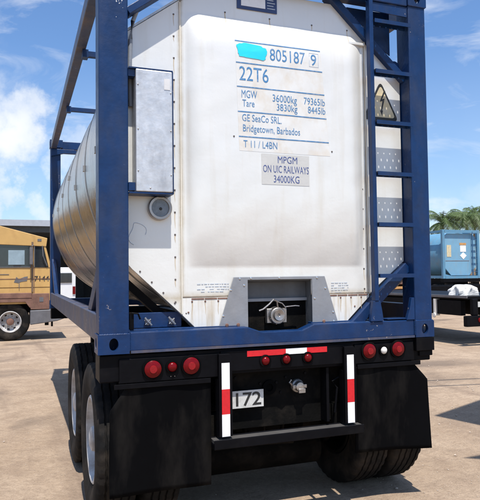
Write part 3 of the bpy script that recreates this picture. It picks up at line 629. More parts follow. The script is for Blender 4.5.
# ------------------------------------------------------------------ wheels
def wheel_parts(parent, x0, x1, cy, cz, rad=.52, outer=-1, hub=True, name='wheel', segs=104):
    """dual-size truck wheel; outer = side (-1/+1) that carries the visible face"""
    wh = bpy.data.objects.new(name, None); COL.objects.link(wh); wh.parent = parent; wh.location = (0, 0, 0)
    c = (x0+x1)/2; hw = (x1-x0)/2; rr = rad*.56
    P = [(-.62, rr), (-.80, rr+.015), (-.95, rad*.72), (-1.0, rad*.82), (-.97, rad*.92), (-.86, rad*.985), (-.80, rad*.995)]
    if segs > 90: segs = 168
    tread = []
    for gx in (-.55, -.18, .18, .55): tread += [(gx-.055, rad), (gx-.035, rad-.013), (gx+.035, rad-.013), (gx+.055, rad)]
    P = P+tread+[(-a, b_) for a, b_ in P[::-1]]; prof = [(c+a*hw, b_) for a, b_ in P]
    nP = len(P)
    def mod(j, k, a, r_):
        if j in (5, 6, nP-6, nP-7) and (k//2) % 2: r_ -= .006
        if 7 <= j < nP-7: a += .0015*(1 if (k//2) % 2 else -1)
        return a, r_
    b = MB(); b.lathe(prof, (0, cy, cz), 'x', segs, mod=mod, caps=(0, 0)); b.obj('tyre', M['tyre'], wh, smooth=True)
    b = MB(); s_ = outer; xo = c+s_*hw*.80
    b.lathe([(xo, rr+.006), (xo+s_*.006, rr-.004), (xo+s_*.004, rr-.016), (xo-s_*.02, rr-.022), (xo-s_*.05, rr-.035), (xo-s_*.11, rr-.045), (xo-s_*.13, rr-.075), (xo-s_*.135, .17), (xo-s_*.12, .12), (xo-s_*.12, .0965)], (0, cy, cz), 'x', 64, caps=(0, 1)); rim = b.obj('rim', M['rim'] if hub else M['grime'], wh, smooth=True)
    if hub:
        b = MB()
        b.lathe([(xo-s_*.12, .095), (xo-s_*.03, .09), (xo+s_*.0, .08), (xo+s_*.012, .05), (xo+s_*.016, .005)], (0, cy, cz), 'x', 32); b.obj('hub', M['rust'] if parent.name.startswith('yard') else M['rim'], wh, smooth=True)
        b = MB()
        hh = MB()
        for k in range(8): hh.lathe([(xo-s_*.118, .03), (xo-s_*.119, .001)], (0, cy+.205*cos(k*pi/4+.2), cz+.205*sin(k*pi/4+.2)), 'x', 14)
        hh.obj('hand_holes', M['hole'], rim)  # dark discs before the rim, colour standing in for shade inside the openings
        for k in range(10): b.lathe([(xo-s_*.125, .015), (xo-s_*.085, .015), (xo-s_*.08, .010)], (0, cy+.145*cos(k*pi/5), cz+.145*sin(k*pi/5)), 'x', 6)
        b.obj('wheel_nut', M['dullsteel'], wh)
    return wh

# ------------------------------------------------------------------ the near chassis
CH = thing('trailer_chassis', 'black container chassis with mud flaps and round red tail lamps, carrying the white ended tank', 'trailer', (0, 0, 0))
def cb(name, m_, mbx, bevel=.004, parent=CH, smooth=False): return mbx.obj(name, m_, parent, dz=DZ, bevel=bevel, smooth=smooth)
b = MB(); b.box(-1.205, 1.205, .035, .24, -.175, -.008); b.box(-1.19, -.8, .24, .30, -.12, -.03); cb('rear_bolster', M['black'], b, .008)
b = MB(); b.box(-1.09, -.46, .018, .034, -.182, -.034); cb('lamp_panel', M['black'], b)
b = MB(); b.box(.55, 1.045, .018, .034, -.165, -.030); cb('lamp_panel', M['black'], b)
b = MB(); b.box(-.44, .54, .020, .034, -.155, -.022); cb('lamp_panel', M['black'], b)
b = MB(); b.box(1.06, 1.218, .0, .12, -.10, -.004); b.box(1.10, 1.215, .02, .1, -.14, -.102); cb('bolster_end', M['black'], b)
for sx in (-1, 1):
    b = MB(); b.box(sx*.47-.07, sx*.47+.07, .24, 7.6, -.06, -.02); b.box(sx*.47-.007, sx*.47+.007, .24, 7.6, -.42, -.06); b.box(sx*.47-.07, sx*.47+.07, .24, 7.6, -.45, -.42); cb('main_beam', M['black'], b)
b = MB()
for yy in (.9, 2.0, 3.1, 4.2, 5.3, 6.4, 7.4): b.box(-.46, .46, yy, yy+.08, -.32, -.14)
cb('cross_members', M['black'], b)
b = MB(); b.box(-1.2, 1.2, 5.86, 6.06, -.16, -.008); cb('front_bolster', M['black'], b)
# recessed rear plate with its lettering plate, socket and gland
b = MB(); b.box(-.40, .545, .14, .15, -.56, -.176); b.box(-.40, -.39, .04, .14, -.56, -.176); b.box(.535, .545, .04, .14, -.56, -.176); rp = cb('rear_plate', M['grime'], b)
b = MB(); b.box(.34, .36, .05, .14, -.55, -.18); b.tube([(.42, .08, -.50), (.44, .08, -.33), (.40, .08, -.28), (.47, .08, -.25)], .009, 8); cb('air_line', M['black'], b, 0)
b = MB(); b.lathe([(.14, .05), (.128, .05), (.126, .026), (.139, .024)], (-.055, 0, -.30), 'y', 24); cb('grommet', M['flap'], b, 0, rp, True)
b = MB()
for (x, z) in ((-.12, -.27), (.0, -.27), (.07, -.24), (-.12, -.34), (.03, -.34), (.22, -.22), (-.30, -.22)): b.disc((x, .139, z), .010, .008, n=8)
cb('bolt_heads', M['black'], b, 0, rp)
b = MB(); b.lathe([(.14, .048), (.12, .046), (.11, .034), (.08, .03), (.075, .0)], (.155, 0, -.302), 'y', 20); b.box(.105, .21, .09, .105, -.315, -.29); b.box(.14, .19, .07, .09, -.345, -.315); b.tube([(.10, .1, -.29), (.08, .09, -.27), (.09, .09, -.25)], .008, 6); cb('trailer_socket', M['dullsteel'], b, .002, rp, True)
b = MB(); b.box(-.452, -.112, .098, .102, -.415, -.300); pl = cb('number_plate', M['plate'], b, .001, CH)
t = text_mesh('2172', -.405, -.130, -.402, -.312, .098, M['blackink'], CH, name='number_lettering', bold=.012)
t.parent = pl
for v in t.data.vertices: v.co.z += DZ
# tail lamps
def lamp(x, z, rad, m_, yy=.018, name='tail_lamp'):
    b = MB(); b.lathe([(yy, rad+.012), (yy-.012, rad+.012), (yy-.014, rad+.002), (yy-.008, rad)], (x, 0, z), 'y', 32); o = cb(name, M['flap'], b, 0, CH, True)
    b = MB(); b.lathe([(yy-.002, rad), (yy-.014, rad*.98), (yy-.022, rad*.75), (yy-.027, rad*.4), (yy-.028, rad*.01)], (x, 0, z), 'y', 32); l = cb('lens', m_, b, 0, o, True)
    if m_ is M['red_lens'] and rad > .04:
        b = MB(); b.lathe([(yy-.0265, rad*.45), (yy-.030, rad*.42), (yy-.0305, .004)], (x, 0, z), 'y', 24); cb('reflector', M['red_core'], b, 0, l, True)
    return o
lamp(-.885, -.104, .054, M['red_lens']); lamp(-.762, -.098, .030, M['red_lens'], name='marker_lamp'); lamp(-.640, -.098, .054, M['red_lens'])
lamp(.665, -.078, .052, M['red_lens']); o = lamp(.785, -.080, .026, M['clear_lens'], name='reversing_lamp'); lamp(.905, -.076, .052, M['red_lens'])
for x, z in ((-.13, -.099), (.022, -.099), (.182, -.097)): lamp(x, z, .028, M['red_lens'], .020, name='marker_lamp')
b = MB()
for x in (-.77, -.745, -.77, -.745): b.box(x-.002, x+.002, .016, .018, -.16, -.155)
cb('bolt_heads', M['dullsteel'], b, 0)
for xa, xb in ((-.258, .02), (.178, .332)): b = MB(); b.box(xa, xb, .0165, .0195, -.066, -.028); cb('red_reflective_strip', M['red_tape'], b, 0)
b = MB(); b.box(.0205, .1775, .0165, .0195, -.066, -.028); cb('white_reflective_strip', M['white_tape'], b, 0)
# rear guard
b = MB(); b.box(-.505, .585, -.035, .075, -.632, -.60); b.box(-.505, .585, -.035, -.025, -.60, -.572); b.box(-.505, .585, .065, .075, -.60, -.572); gd = cb('rear_guard', M['black'], b, .004)
gt = MB(); gt.box(-.50, .58, -.024, .064, -.599, -.578); cb('guard_step', mat('dusty_step', (.055, .052, .05), .7, var=.3), gt, 0, gd)
for x in (-.418, .497):
    b = MB(); b.prism([(x-.045, -.56), (x+.045, -.56), (x+.045, -.06), (x+.03, -.035), (x-.045, -.035)], -.012, .0155); b.box(x-.045, x-.035, .0157, .07, -.57, -.2); cb('guard_post', M['black'], b, .003)
    n = 4
    for z0, z1, m_ in ((-.558, -.418, 'white_tape'), (-.4175, -.2595, 'red_tape'), (-.259, -.092, 'white_tape')):
        b = MB(); b.box(x-.028, x+.026, -.0155, -.0125, z0, z1); cb('white_reflective_strip' if m_ == 'white_tape' else 'red_reflective_strip', M[m_], b, 0)
# mud flaps
def flap(pts_fn, x0, x1, z0, z1, sgn, name='mud_flap'):
    b = MB(); nx, nz = 16, 22; V = {}
    for i in range(nx+1):
        for j in range(nz+1):
            s_, t = i/nx, j/nz; x, z = pts_fn(s_, t)
            y = .028+.012*sin(s_*3.1+.5)*(t)**1.5*2-.02*t**2*sgn*(s_-.5)*2+.004*sin(9*s_+3*t)
            V[i, j] = b.b.verts.new((x, y, z))
    for i in range(nx):
        for j in range(nz): b.b.faces.new((V[i, j], V[i+1, j], V[i+1, j+1], V[i, j+1]))
    o = cb(name, M['flap'], b, 0, CH, True); sm = o.modifiers.new('thick', 'SOLIDIFY'); sm.thickness = .009; sm.offset = 1; return o
def lf(s_, t):      # left flap: upper outer corner cut away
    z = -.186+t*(-.862+.186)+.010*s_*0
    xl = -1.03-.115*min(1, t/.24) if t < .24 else -1.145-.006*(t-.24)
    return xl+( -.507-xl)*s_, z+(.0 if t < 1 else .0)-.004*sin(3*s_)
def rf(s_, t):
    z = -.168+t*(-.795+.168)
    xr = 1.03+.135*min(1, t/.22) if t < .22 else 1.165+.004*t
    return .567+(xr-.567)*s_, z-.012*t*s_
flap(lf, 0, 0, 0, 0, -1); flap(rf, 0, 0, 0, 0, 1)
b = MB()
for x in (-1.0, -.86, -.70, -.55): b.disc((x, .022, -.20), .009, .007, n=6)
for x in (.62, .76, .90, 1.02): b.disc((x, .022, -.185), .009, .007, n=6)
cb('flap_bolts', M['grey'], b, 0)
for sx, x0, x1 in ((-1, -1.12, -.51), (1, .57, 1.10)):
    b = MB(); b.box(x0, x1, .012, .02, -.215 if sx < 0 else -.20, -.185 if sx < 0 else -.17); cb('flap_strip', M['black'], b, .002)
# axles, springs, wheels
for cy in (.625, 1.93):
    b = MB(); b.tube([(-1.1, cy, -.65), (1.1, cy, -.65)], .065, 16); cb('axle', M['grime'], b, 0, CH, True)
    for sx in (-1, 1):
        xo, xi = sorted((sx*1.215, sx*.945)); w1 = wheel_parts(CH, xo, xi, cy, .52, outer=sx)
        xo, xi = sorted((sx*.915, sx*.655)); w2 = wheel_parts(CH, xo, xi, cy, .52, outer=-sx, hub=False)
        b = MB(); b.lathe([(sx*.60, .20), (sx*.56, .205), (sx*.55, .08)], (0, cy, -.65), 'x', 24); cb('brake_drum', M['grime'], b, 0, CH, True)
for sx in (-1, 1):
    b = MB(); b.tube([(sx*.47, .15+i*.13, -.60-.09*sin(pi*i/9)) for i in range(10)], .035, 8); b.tube([(sx*.47, 1.40+i*.13, -.60-.09*sin(pi*i/9)) for i in range(10)], .035, 8)
    b.box(sx*.47-.05, sx*.47+.05, .12, .2, -.62, -.45); b.box(sx*.47-.05, sx*.47+.05, 1.25, 1.42, -.66, -.45); b.box(sx*.47-.05, sx*.47+.05, 2.5, 2.62, -.62, -.45); cb('leaf_springs', M['grime'], b, 0)
    b = MB(); b.box(sx*.62-.05, sx*.62+.05, 5.3, 5.4, -1.1, -.3); b.box(sx*.62-.12, sx*.62+.12, 5.2, 5.5, -1.165, -1.1); cb('landing_leg', M['black'], b)
b = MB(); b.tube([(-.30, .80, -.42), (.30, .80, -.42)], .12, 20); b.tube([(.1, .35, -.55), (.1, .55, -.60)], .075, 14); b.tube([(-.25, .35, -.55), (-.25, .55, -.60)], .075, 14); cb('air_tank', M['grime'], b, 0, CH, True)
b = MB(); b.tube([(-.52, .62, -.86), (.52, .62, -.86)], .14, 20); b.obj('dark_filler_drum', M['grime'], CH, dz=DZ, smooth=True)  # low drum added so the space under the chassis stays dark
b = MB(); b.box(-.56, .56, 1.0, 1.02, -.98, -.45); b.box(-.3, -.26, .5, 1.0, -.8, -.45); b.box(.26, .3, .5, 1.0, -.8, -.45); cb('dark_filler_sheet', M['flap'], b, 0)  # dark sheet and hangers added to hide the brighter ground behind
for sx in (-1, 1): b = MB(); b.tube([(sx*.36, .33, -.66), (sx*.36, .50, -.66)], .085, 20); cb('brake_chamber', M['grime'], b, .004)
b = MB()
for k in range(5):
    b.tube([(-.35+.16*k, .30, -.50), (-.30+.14*k, .32, -.62-.02*k), (-.22+.15*k, .40, -.66), (-.1+.12*k, .6, -.55)], .010, 6)
cb('brake_hoses', M['flap'], b, 0, CH, True)
b = MB(); b.tube([(-.35, .33, -.69), (-.05, .30, -.72), (.22, .36, -.75), (.3, .5, -.70)], .014, 6); b.box(-.15, .12, .36, .42, -.70, -.62); cb('brake_rod', M['grime'], b, 0, CH, True)

# ------------------------------------------------------------------ yellow yard tractor
YT = thing('yard_tractor', 'yellow terminal tractor with sloping cab roof and rusty fender, left of the tank', 'truck', (-.45, 13.0, 0))
def yb(name, m_, mbx, bevel=.01, parent=YT, smooth=False): return mbx.obj(name, m_, parent, off=(.45, 0, 0), bevel=bevel, smooth=smooth)
# cab shell with the window openings left out
b = MB()
b.prism([(-3.4, 1.38), (-.86, 1.38), (-.86, 1.90), (-3.4, 1.90)], 0, 1.7); b.prism([(-3.4, 2.555), (-.98, 2.46), (-.95, 2.68), (-3.4, 3.33)], -.02, 1.72)
for x0, x1 in ((-3.4, -3.25), (-2.6, -2.5), (-1.36, -1.285)):
    b.prism([(x0, 1.9), (x1, 1.9), (x1, 2.56), (x0, 2.56)], 0, .05); b.prism([(x0, 1.9), (x1, 1.9), (x1, 2.56), (x0, 2.56)], 1.65, 1.7)
b.prism([(-.92, 1.9), (-.86, 1.9), (-1.0, 2.50), (-1.06, 2.50)], 0, .05); b.prism([(-.92, 1.9), (-.86, 1.9), (-1.0, 2.50), (-1.06, 2.50)], 1.65, 1.7)
cab = yb('cab', M['yellow_cab'], b, .012)
b = MB(); b.prism([(-3.25, 1.9), (-2.6, 1.9), (-2.6, 2.53), (-3.25, 2.53)], .02, .03); b.prism([(-2.5, 1.9), (-1.36, 1.9), (-1.36, 2.53), (-2.5, 2.53)], .02, .03); yb('side_window', M['glass'], b, 0, cab)
b = MB(); b.prism([(-1.285, 1.9), (-.92, 1.9), (-1.06, 2.5), (-1.285, 2.5)], .02, .03); yb('side_window', M['glass'], b, 0, cab)
b = MB(); b.box(-1.92, -1.52, .010, .018, 1.98, 2.36); yb('painted_window_view', mat('painted_view', (.25, .33, .38), .2), b, 0, cab)  # bright view through the cab window, painted as a pale panel
b = MB(); b.box(-2.48, -1.37, -.012, .018, 2.535, 2.555); b.box(-2.48, -1.37, -.012, .018, 1.905, 1.925); b.box(-1.385, -1.368, -.012, .018, 1.925, 2.535); b.box(-1.282, -1.265, -.012, .018, 1.91, 2.5); yb('window_frame', M['grey'], b, 0, cab)
b = MB(); b.box(-1.285, -1.27, -.006, -.001, 1.05, 1.90); b.box(-2.9, -.87, -.008, -.001, 1.60, 1.615); yb('door_seam', M['rust'], b, 0, cab)
b = MB(); b.box(-1.40, -1.32, -.20, -.17, 1.98, 2.42); b.tube([(-1.30, 0, 2.5), (-1.35, -.18, 2.45)], .015, 6); b.tube([(-1.30, 0, 1.95), (-1.36, -.18, 2.0)], .012, 6); yb('wing_mirror', M['grey'], b, .01, cab)
b = MB(); b.prism([(-1.78, 1.52), (-1.72, 1.66), (-1.66, 1.60), (-1.52, 1.66), (-1.44, 1.67), (-1.46, 1.55), (-1.60, 1.53), (-1.68, 1.50)], -.006, -.001); yb('bare_patch', M['grey'], b, 0, cab)
b = MB(); b.box(-1.66, -1.645, -.02, -.001, 1.36, 1.52); yb('door_handle', M['grey'], b, 0, cab)
t = text_mesh('7144', -1.275, -.905, 1.54, 1.68, -.001, M['blackink'], cab, bold=.01, eps=.004)
for v in t.data.vertices: v.co.x += .45
b = MB(); b.box(-3.38, -.88, .012, 1.68, .95, 1.378); yb('cab_base', M['yellow_cab'], b, .01, cab)
b = MB(); b.box(-1.352, -1.30, -.022, -.002, 1.26, 2.58); yb('door_pillar', mat('brown_seal', (.16, .10, .06), .7), b, .004, cab)
b = MB(); b.box(-2.4, -1.9, -.008, -.001, 1.72, 1.735); b.tube([(-2.49, -.03, 1.3), (-2.49, -.03, 2.4)], .015, 8); b.tube([(-.96, -.02, 1.95), (-1.06, -.05, 2.2), (-1.08, -.02, 2.48)], .012, 6); b.box(-1.2, -1.1, -.03, .0, 2.60, 2.66); yb('grab_rail', M['grey'], b, 0, cab)
b = MB(); b.lathe([(.012, .10), (.016, .10)], (-1.70, 0, 1.98), 'y', 20); yb('steering_wheel', M['blackink'], b, 0, cab)
b = MB(); b.prism([(-3.2, 1.0), (-1.30, 1.0), (-1.30, 1.36), (-1.0, 1.36), (-.88, 1.30), (-.88, .80), (-1.28, .78), (-1.30, .9), (-1.34, .92), (-1.5, 1.0), (-3.2, 1.08)], -.05, .35)
b = MB(); b.prism([(-3.3, 1.10), (-1.34, 1.10), (-1.34, 1.24), (-3.3, 1.24)], -.06, .2); b.prism([(-1.37, .80), (-.90, .80), (-.90, 1.22), (-1.335, 1.22)], -.055, .22); b.prism([(-2.5, 1.0), (-2.4, 1.098), (-1.345, 1.098), (-1.32, .80), (-1.40, .86), (-1.5, 1.0)], -.05, .3); fd = yb('fender', M['rust'], b, .01)
b = MB(); b.box(-1.15, -1.05, -.062, -.056, 1.0, 1.12); yb('bolt_heads', M['grey'], b, 0, fd)
b = MB(); b.prism([(-1.38, .78), (-1.38, .40), (-.70, .48), (-.47, .56), (-.47, .70), (-.80, .79)], -.08, 1.8); yb('front_bumper', M['grey'], b, .02)
b = MB(); b.box(-.85, -.80, .1, .15, .33, .5); b.box(-1.0, -.9, .3, .4, .35, .5); yb('tow_hook', M['black'], b)
b = MB(); b.box(-6.6, -.9, .35, .45, .70, .92); b.box(-6.6, -.9, 1.25, 1.35, .70, .92); b.box(-6.3, -4.4, .5, 1.2, .93, 1.05); yb('frame_rail', M['black'], b)
for cy0, cx in ((.14, -1.87), (1.56, -1.87), (.14, -5.4), (1.56, -5.4)):
    wh = wheel_parts(YT, -.14, .14, 0, 0, .49, outer=-1 if cy0 < 1 else 1, segs=72)
    wh.rotation_euler = (0, 0, pi/2); wh.location = (cx+.45, cy0+.02, .49)

# ------------------------------------------------------------------ open shed behind the tractor
SH = thing('storage_shed', 'long low shed with pale grey roof edge behind the yellow tractor', 'shed', (-6, 32, 0))
def sb(name, m_, mbx, bevel=0, parent=SH): return mbx.obj(name, m_, parent, off=(6, -32, 0), bevel=bevel)
b = MB(); b.box(-16, 3.2, 31.6, 42, 4.62, 4.80); b.box(-16, 3.2, 31.55, 31.62, 4.52, 4.86); sb('roof', M['roof'], b)
b = MB(); b.box(-16, 3.0, 41.5, 41.8, 0, 4.6); b.box(-16, -15.7, 32.2, 41.5, 0, 4.6); b.box(2.8, 3.0, 32.2, 41.5, 0, 4.6); sb('wall', M['shedwall'], b)
b = MB(); b.box(-15.8, 3.0, 31.9, 32.1, 4.2, 4.6); sb('eaves_beam', M['shedwall'], b)
for x in (-15.8, -11, -6.5, -2, 2.6): b = MB(); b.box(x-.12, x+.12, 31.9, 32.14, 0, 4.2); sb('post', M['grey'], b)

# ------------------------------------------------------------------ small things seen through the gaps
def van(loc, rz, body, label, stripe):
    v_ = thing('delivery_van', label, 'van', loc, rz)
    b = MB(); b.prism([(-2.4, .45), (2.3, .45), (2.45, .9), (2.3, 1.15), (1.6, 1.3), (1.0, 2.1), (-2.3, 2.15), (-2.45, 1.9)], -.95, .95); bo = b.obj('body', body, v_, bevel=.05)
    b = MB(); b.box(-2.3, 2.2, -.955, -.951, .75, 1.05); b.box(-2.3, 2.2, .951, .955, .75, 1.05); b.obj('stripe', stripe, bo)
    b = MB(); b.prism([(1.55, 1.35), (1.0, 2.0), (.4, 2.0), (.4, 1.35)], -.956, -.952); b.prism([(1.55, 1.35), (1.0, 2.0), (.4, 2.0), (.4, 1.35)], .952, .956); b.obj('side_window', M['glass'], bo)
    b = MB(); b.box(-2.475, -2.40, -.75, .75, 1.35, 1.85); b.obj('rear_window', M['glass'], bo)
    for s_ in (-1, 1): b = MB(); b.box(-2.455, -2.40, s_*.86-.07, s_*.86+.07, .75, 1.15); b.obj('tail_lamp', M['red_lens'], bo)
    for x in (-1.5, 1.5):
        for s_ in (-1, 1):
            b = MB(); b.lathe([(-.1, .18), (-.12, .34), (.12, .34), (.1, .18)], (x, s_*.85, .34), 'y', 24); b.obj('wheel', M['tyre'], v_, smooth=True)
    return v_
van((.02, 31, 0), R(94), M['whitevan'], 'white van with red stripes, seen end on through the gap under the tank', M['redvan'])
pal = thing('timber_stack', 'stack of orange timber boards seen between ladder and right corner post', 'timber', (10.2, 14.3, 0))
for k in range(9):
    b = MB(); zz = .10+k*.165; b.box(-1.3+.05*(k % 3), 1.2+.07*(k % 2), -.5, .5, zz, zz+.085); b.obj('board', M['wood'] if k % 3 != 1 else M['rust'], pal, bevel=.008)
    b = MB(); 
    for x in (-.9, 0, .9): b.box(x-.06, x+.06, -.48, .48, zz-.079, zz-.001)
    b.obj('spacer', M['wood'], pal)

# ------------------------------------------------------------------ trailer standing on the right
T2 = thing('flatbed_trailer', 'empty low black flatbed trailer with pale side edge, under the distant pale blue tank', 'trailer', (8.9, 7.1, 0))
def tb(name, m_, mbx, bevel=.006, parent=T2, smooth=False): return mbx.obj(name, m_, parent, off=(-8.9, -7.1, 0), bevel=bevel, smooth=smooth)
b = MB(); b.box(7.70, 10.1, 7.05, 19.5, 1.03, 1.10); tb('deck', M['black'], b)
b = MB(); b.box(7.672, 7.699, 7.05, 19.5, 1.06, 1.118); tb('side_rail', M['grey'], b)
b = MB(); b.box(8.2, 8.35, 7.2, 19.3, .66, 1.029); b.box(9.5, 9.65, 7.2, 19.3, .66, 1.029); b.box(7.72, 7.85, 7.3, 18.5, .66, 1.0); tb('main_beam', M['black'], b)
b = MB(); b.box(7.55, 10.2, 6.92, 7.04, .44, .68); b.box(7.75, 7.9, 6.95, 7.05, .68, 1.05); b.box(9.9, 10.05, 6.95, 7.05, .68, 1.05); bm_ = tb('bumper', M['black'], b, .02)
b = MB(); b.lathe([(6.92, .055), (6.90, .05), (6.895, .01)], (7.86+.05, 0, .58), 'y', 20); tb('tail_lamp', M['red_lens'], b, 0, bm_, True)
b = MB(); b.lathe([(6.92, .055), (6.90, .05), (6.895, .01)], (9.9, 0, .58), 'y', 20); tb('tail_lamp', M['red_lens'], b, 0, bm_, True)
b = MB(); b.box(7.85, 8.2, 7.02, 7.045, .86, .98); tb('number_plate', M['plate'], b, .002)
b = MB(); b.lathe([(7.66, .06), (7.64, .055), (7.635, .01)], (0, 8.15, .63), 'x', 20); b.box(7.66, 7.80, 8.12, 8.18, .62, 1.02); tb('side_lamp', M['clear_lens'], b, 0, T2, True)
for yy in (15.8, 17.1):
    for x0, x1, s_ in ((7.72, 7.99, -1), (9.82, 10.09, 1)): wh = wheel_parts(T2, x0-8.9, x1-8.9, yy-7.1, .46, .46, outer=s_, segs=64)
b = MB(); b.box(8.35, 8.5, 12.0, 12.15, .05, .66); b.box(8.3, 8.6, 11.95, 12.2, 0, .05); b.box(9.3, 9.45, 12.0, 12.15, .05, .66); b.box(9.2, 9.5, 11.95, 12.2, 0, .05); tb('landing_leg', M['black'], b)
b = MB(); n = 40; 
for i in range(n):
    pass
def lump(label, loc, sx, sy, sz):
    b = MB(); nu, nv = 28, 12; V = {}
    for j in range(nv+1):
        for i in range(nu):
            a = 2*pi*i/nu; e = j/nv*pi/2; k = 1+.13*sin(5*a+3*e)+.09*sin(9*a-4*e)+.05*sin(15*a+7*e)
            V[i, j] = b.b.verts.new((cos(a)*cos(e)**.6*sx*k, sin(a)*cos(e)**.6*sy*k, sin(e)**.8*sz*(1+.15*sin(4*a)*cos(e))))
    for j in range(nv):
        for i in range(nu): b.b.faces.new((V[i, j], V[(i+1) % nu, j], V[(i+1) % nu, j+1], V[i, j+1]))
    o = b.obj('tarpaulin_bundle', M['tarp'], None, smooth=False); o.location = loc; return tag(o, label, 'tarpaulin')
lump('crumpled white tarpaulin bundle lying on the flatbed trailer deck', (8.25, 7.8, 1.101), .34, .27, .25)

# ------------------------------------------------------------------ pale blue tank container far right on its chassis
BT = thing('tank_container', 'distant pale blue tank container with faded placards in front of the palms', 'tank container', (20.45, 22.0, 1.32))
def bb(name, m_, mbx, bevel=0, parent=BT, smooth=False): return mbx.obj(name, m_, parent, bevel=bevel, smooth=smooth)
PB = M['pale_blue']
for x0, x1 in ((-1.219, -1.07), (1.07, 1.219)):
    for y0 in (0, 5.9): b = MB(); b.box(x0, x1, y0, y0+.15, 0, 2.59); bb('corner_post', PB, b, .01)
    for y0 in (.01,): b = MB(); b.box(x0+.02, x1-.02, .16, 5.89, .02, .16); bb('bottom_side_rail', PB, b); b = MB(); b.box(x0+.02, x1-.02, .16, 5.89, 2.45, 2.57); bb('top_side_rail', PB, b)
b = MB(); b.box(-1.06, 1.06, .0, .12, .0, .14); bb('bottom_beam', PB, b); b = MB(); b.box(-1.06, 1.06, .0, .12, 2.43, 2.58); bb('top_beam', PB, b)
b = MB(); b.prism([(-1.05, .62), (-.60, .16), (.60, .16), (1.05, .62), (1.05, 2.20), (.80, 2.40), (-.80, 2.40), (-1.05, 2.20)], .13, .2); ep = bb('end_cladding', mat('blue_cladding', (.17, .35, .49), .5, var=.07, vscale=2, stain=(.3, .25, .2), stain_amt=.4, stain_scale=(4, 4, 1)), b, .01)
b = MB(); b.box(-.95, .6, .12, .128, .93, .95); bb('seam_strip', M['rust'], b, 0, ep)
b = MB(); b.prism([(-1.06, .14), (-1.06, .24), (-.62, .14)], .05, .1); b.lathe([(.2, .3), (.25, 1.1), (.35, 1.17), (5.7, 1.17), (5.85, .3)], (0, 0, 1.33), 'y', 48); bb('tank_barrel', M['pale_blue'], b, 0, BT, True)
for x0, x1, z0, z1, m_ in ((-.86, -.58, 1.15, 1.78, M['yellow_warn']), (-.02, .42, 1.78, 1.90, M['wood']), (.02, .40, 1.42, 1.76, M['white_tape'])): b = MB(); b.box(x0, x1, .118, .128, z0, z1); bb('placard', m_, b, 0, ep)
b = MB(); b.prism([(.22, 1.02), (.44, 1.22), (.22, 1.40), (0, 1.22)], .118, .128); bb('placard', M['white_tape'], b, 0, ep)
b = MB(); b.box(.72, .76, -.01, .03, .16, 2.5)
for k in range(7): b.box(.76, 1.06, -.005, .03, .35+k*.34, .38+k*.34)
bb('ladder', mat('dark_blue_ladder', (.03, .1, .2), .5), b)
T3 = thing('trailer_chassis', 'dark chassis under the distant pale blue tank container', 'trailer', (20.45, 22.0, 0))
b = MB(); b.box(-1.2, 1.2, .0, .25, 1.13, 1.315); b.box(-.55, -.42, .2, 7, .8, 1.3); b.box(.42, .55, .2, 7, .8, 1.3); b.box(-1.2, 1.2, 5.8, 6.1, 1.13, 1.315); b.obj('frame', M['black'], T3)
for x0, x1 in ((-1.15, -.58), (.58, 1.15)): b = MB(); b.box(x0, x1, .02, .04, .35, 1.128); b.obj('mud_flap', M['flap'], T3)
for yy in (.75, 2.05):
    for x0, x1, s_ in ((-1.2, -.93, -1), (-.88, -.61, -1), (.61, .88, 1), (.93, 1.2, 1)): wheel_parts(T3, x0, x1, yy, .52, .52, outer=s_, hub=False, segs=48)
# dark container chassis parked between, closing the low gap
T4 = thing('flatbed_trailer', 'dark empty chassis parked far behind the low black flatbed', 'trailer', (14.5, 16.2, 0), R(4))
b = MB(); b.box(-3.6, 9.5, -.1, .05, .75, 1.1); b.box(-3.6, 9.5, 1.4, 1.55, .75, 1.1); b.box(-3.7, -3.55, -.4, 1.9, .7, 1.12); b.box(9.3, 9.6, -.4, 1.9, .8, 1.12); b.obj('frame', M['black'], T4, bevel=.01)
for x in (-2.6, -1.3, 7.8): 
    for y in (-.25, 1.7):
        wh = wheel_parts(T4, -.14, .14, 0, 0, .5, outer=-1 if y < 1 else 1, hub=False, segs=48); wh.rotation_euler = (0, 0, pi/2); wh.location = (x, y, .5)

# ------------------------------------------------------------------ palms
def palm(name, loc, h, seed, label):
    random.seed(seed); P = thing(name, label, 'palm tree', loc, group='palm trees beyond the pale blue tank')
    b = MB(); pts = [(.5*(t**2)*sin(seed), .3*t*t*cos(seed), h*t) for t in [i/10 for i in range(11)]]; b.tube(pts, [.26-.012*i for i in range(11)], 10); b.obj('trunk', M['trunk'], P, smooth=True)
    top = Vector(pts[-1]); b = MB()
    for k in range(38):
        az = k*2.399+random.uniform(-.25, .25); el = random.uniform(-.35, 1.25); ln = random.uniform(2.5, 3.7); p = top.copy(); d = Vector((cos(az)*cos(el), sin(az)*cos(el), sin(el))); seg = 11
        sidev = Vector((-sin(az), cos(az), 0)); pr = [p.copy()]
        for i in range(seg):
            p = p+d*(ln/seg); d = (d+Vector((0, 0, -.135-.05*random.random()))).normalized(); pr.append(p.copy())
            wd = .85*(sin(pi*min(1, (i+1.2)/(seg+1)))**.6)+.1
            for s_ in (-1, 1):
                for q in range(3):
                    o0 = pr[-2].lerp(pr[-1], q/3); tip = o0+sidev*s_*wd*random.uniform(.55, .9)+d*wd*.55+Vector((0, 0, -wd*random.uniform(.25, .75)))
                    o1 = o0+d*.075; b.vf([o0, o1, tip], [(0, 1, 2)])
        b.tube(pr, [.03-.002*i for i in range(len(pr))], 4)
    b.obj('crown', M['frond'], P); return P
palm('palm_tree', (50.0, 60, 0), 8.1, 3, 'shorter palm tree, left one above the pale blue tank')
palm('palm_tree', (54.6, 60, 0), 9.0, 5, 'taller palm tree at the right above the pale blue tank')
palm('palm_tree', (57.8, 63, 0), 9.3, 8, 'palm tree at the right edge, behind the taller palm')
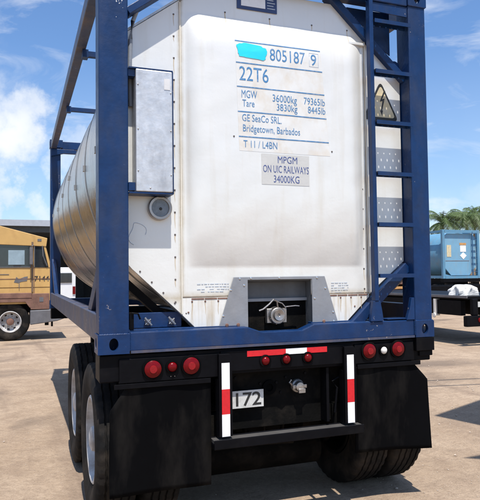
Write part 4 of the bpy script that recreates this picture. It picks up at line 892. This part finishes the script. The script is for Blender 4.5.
# far line of scrub closing the horizon
b = MB(); random.seed(11)
for i in range(2600):
    x = random.uniform(-90, 150); y = 118+random.uniform(-3, 3); z = abs(random.gauss(0, 1.2)); s_ = random.uniform(.4, .9)
    n_ = Vector((random.uniform(-1, 1), random.uniform(-1, 1), random.uniform(-.2, 1))).normalized(); a = n_.orthogonal().normalized()*s_; c_ = n_.cross(a)
    b.vf([Vector((x, y, z+.3))+a, Vector((x, y, z+.3))+c_, Vector((x, y, z+.3))-a, Vector((x, y, z+.3))-c_], [(0, 1, 2, 3)])
o = b.obj('scrub', M['leaf']); o['kind'] = 'stuff'; o['label'] = 'far off low line of scrub at the edge of the yard'; o['category'] = 'scrub'

# ------------------------------------------------------------------ unseen sheets and ropes added right of the view to cast ground shadows
SS = thing('shadow_caster', 'added canvas on poles, unseen at the right, placed to cast pointed shadows', 'shadow caster', (5.6, .9, 0))
def shp(x, y, h): return (x-SUN_TO.x/SUN_TO.z*-h*-1-5.6, y+.42*-h-.9, h)
Hs = 5.2
def up(x, y, h=Hs): return Vector((x+h*SUN_TO.x/SUN_TO.z-5.6, y+h*SUN_TO.y/SUN_TO.z-.9, h))
b = MB(); b.prism([tuple(up(*q)[:2]) for q in ((2.84, 2.09), (6.9, 3.8), (6.9, 1.0), (3.2, .95))], Hs, Hs+.01, 2); b.obj('canvas', M['sail'], SS)
b = MB(); b.prism([tuple(up(*q)[:2]) for q in ((2.04, .77), (3.6, .85), (3.4, .25), (2.9, .15))], Hs-.2, Hs-.19, 2); b.obj('canvas', M['sail'], SS)
b = MB()
for (x, y, x2, y2) in ((4.1, 4.0, 7.2, 3.3), (3.6, 3.65, 7.2, 2.9)): b.tube([up(x, y), up(x2, y2)], .022, 8)
b.obj('shadow_rope', M['rope'], SS)  # ropes added only for their thin shadow lines
for x, y in ((6.9, 3.8), (6.9, 1.0)):
    q = up(x, y); b = MB(); b.tube([(q.x, q.y, 0), (q.x, q.y, Hs+.1)], .05, 12); b.obj('pole', M['grey'], SS, smooth=True)
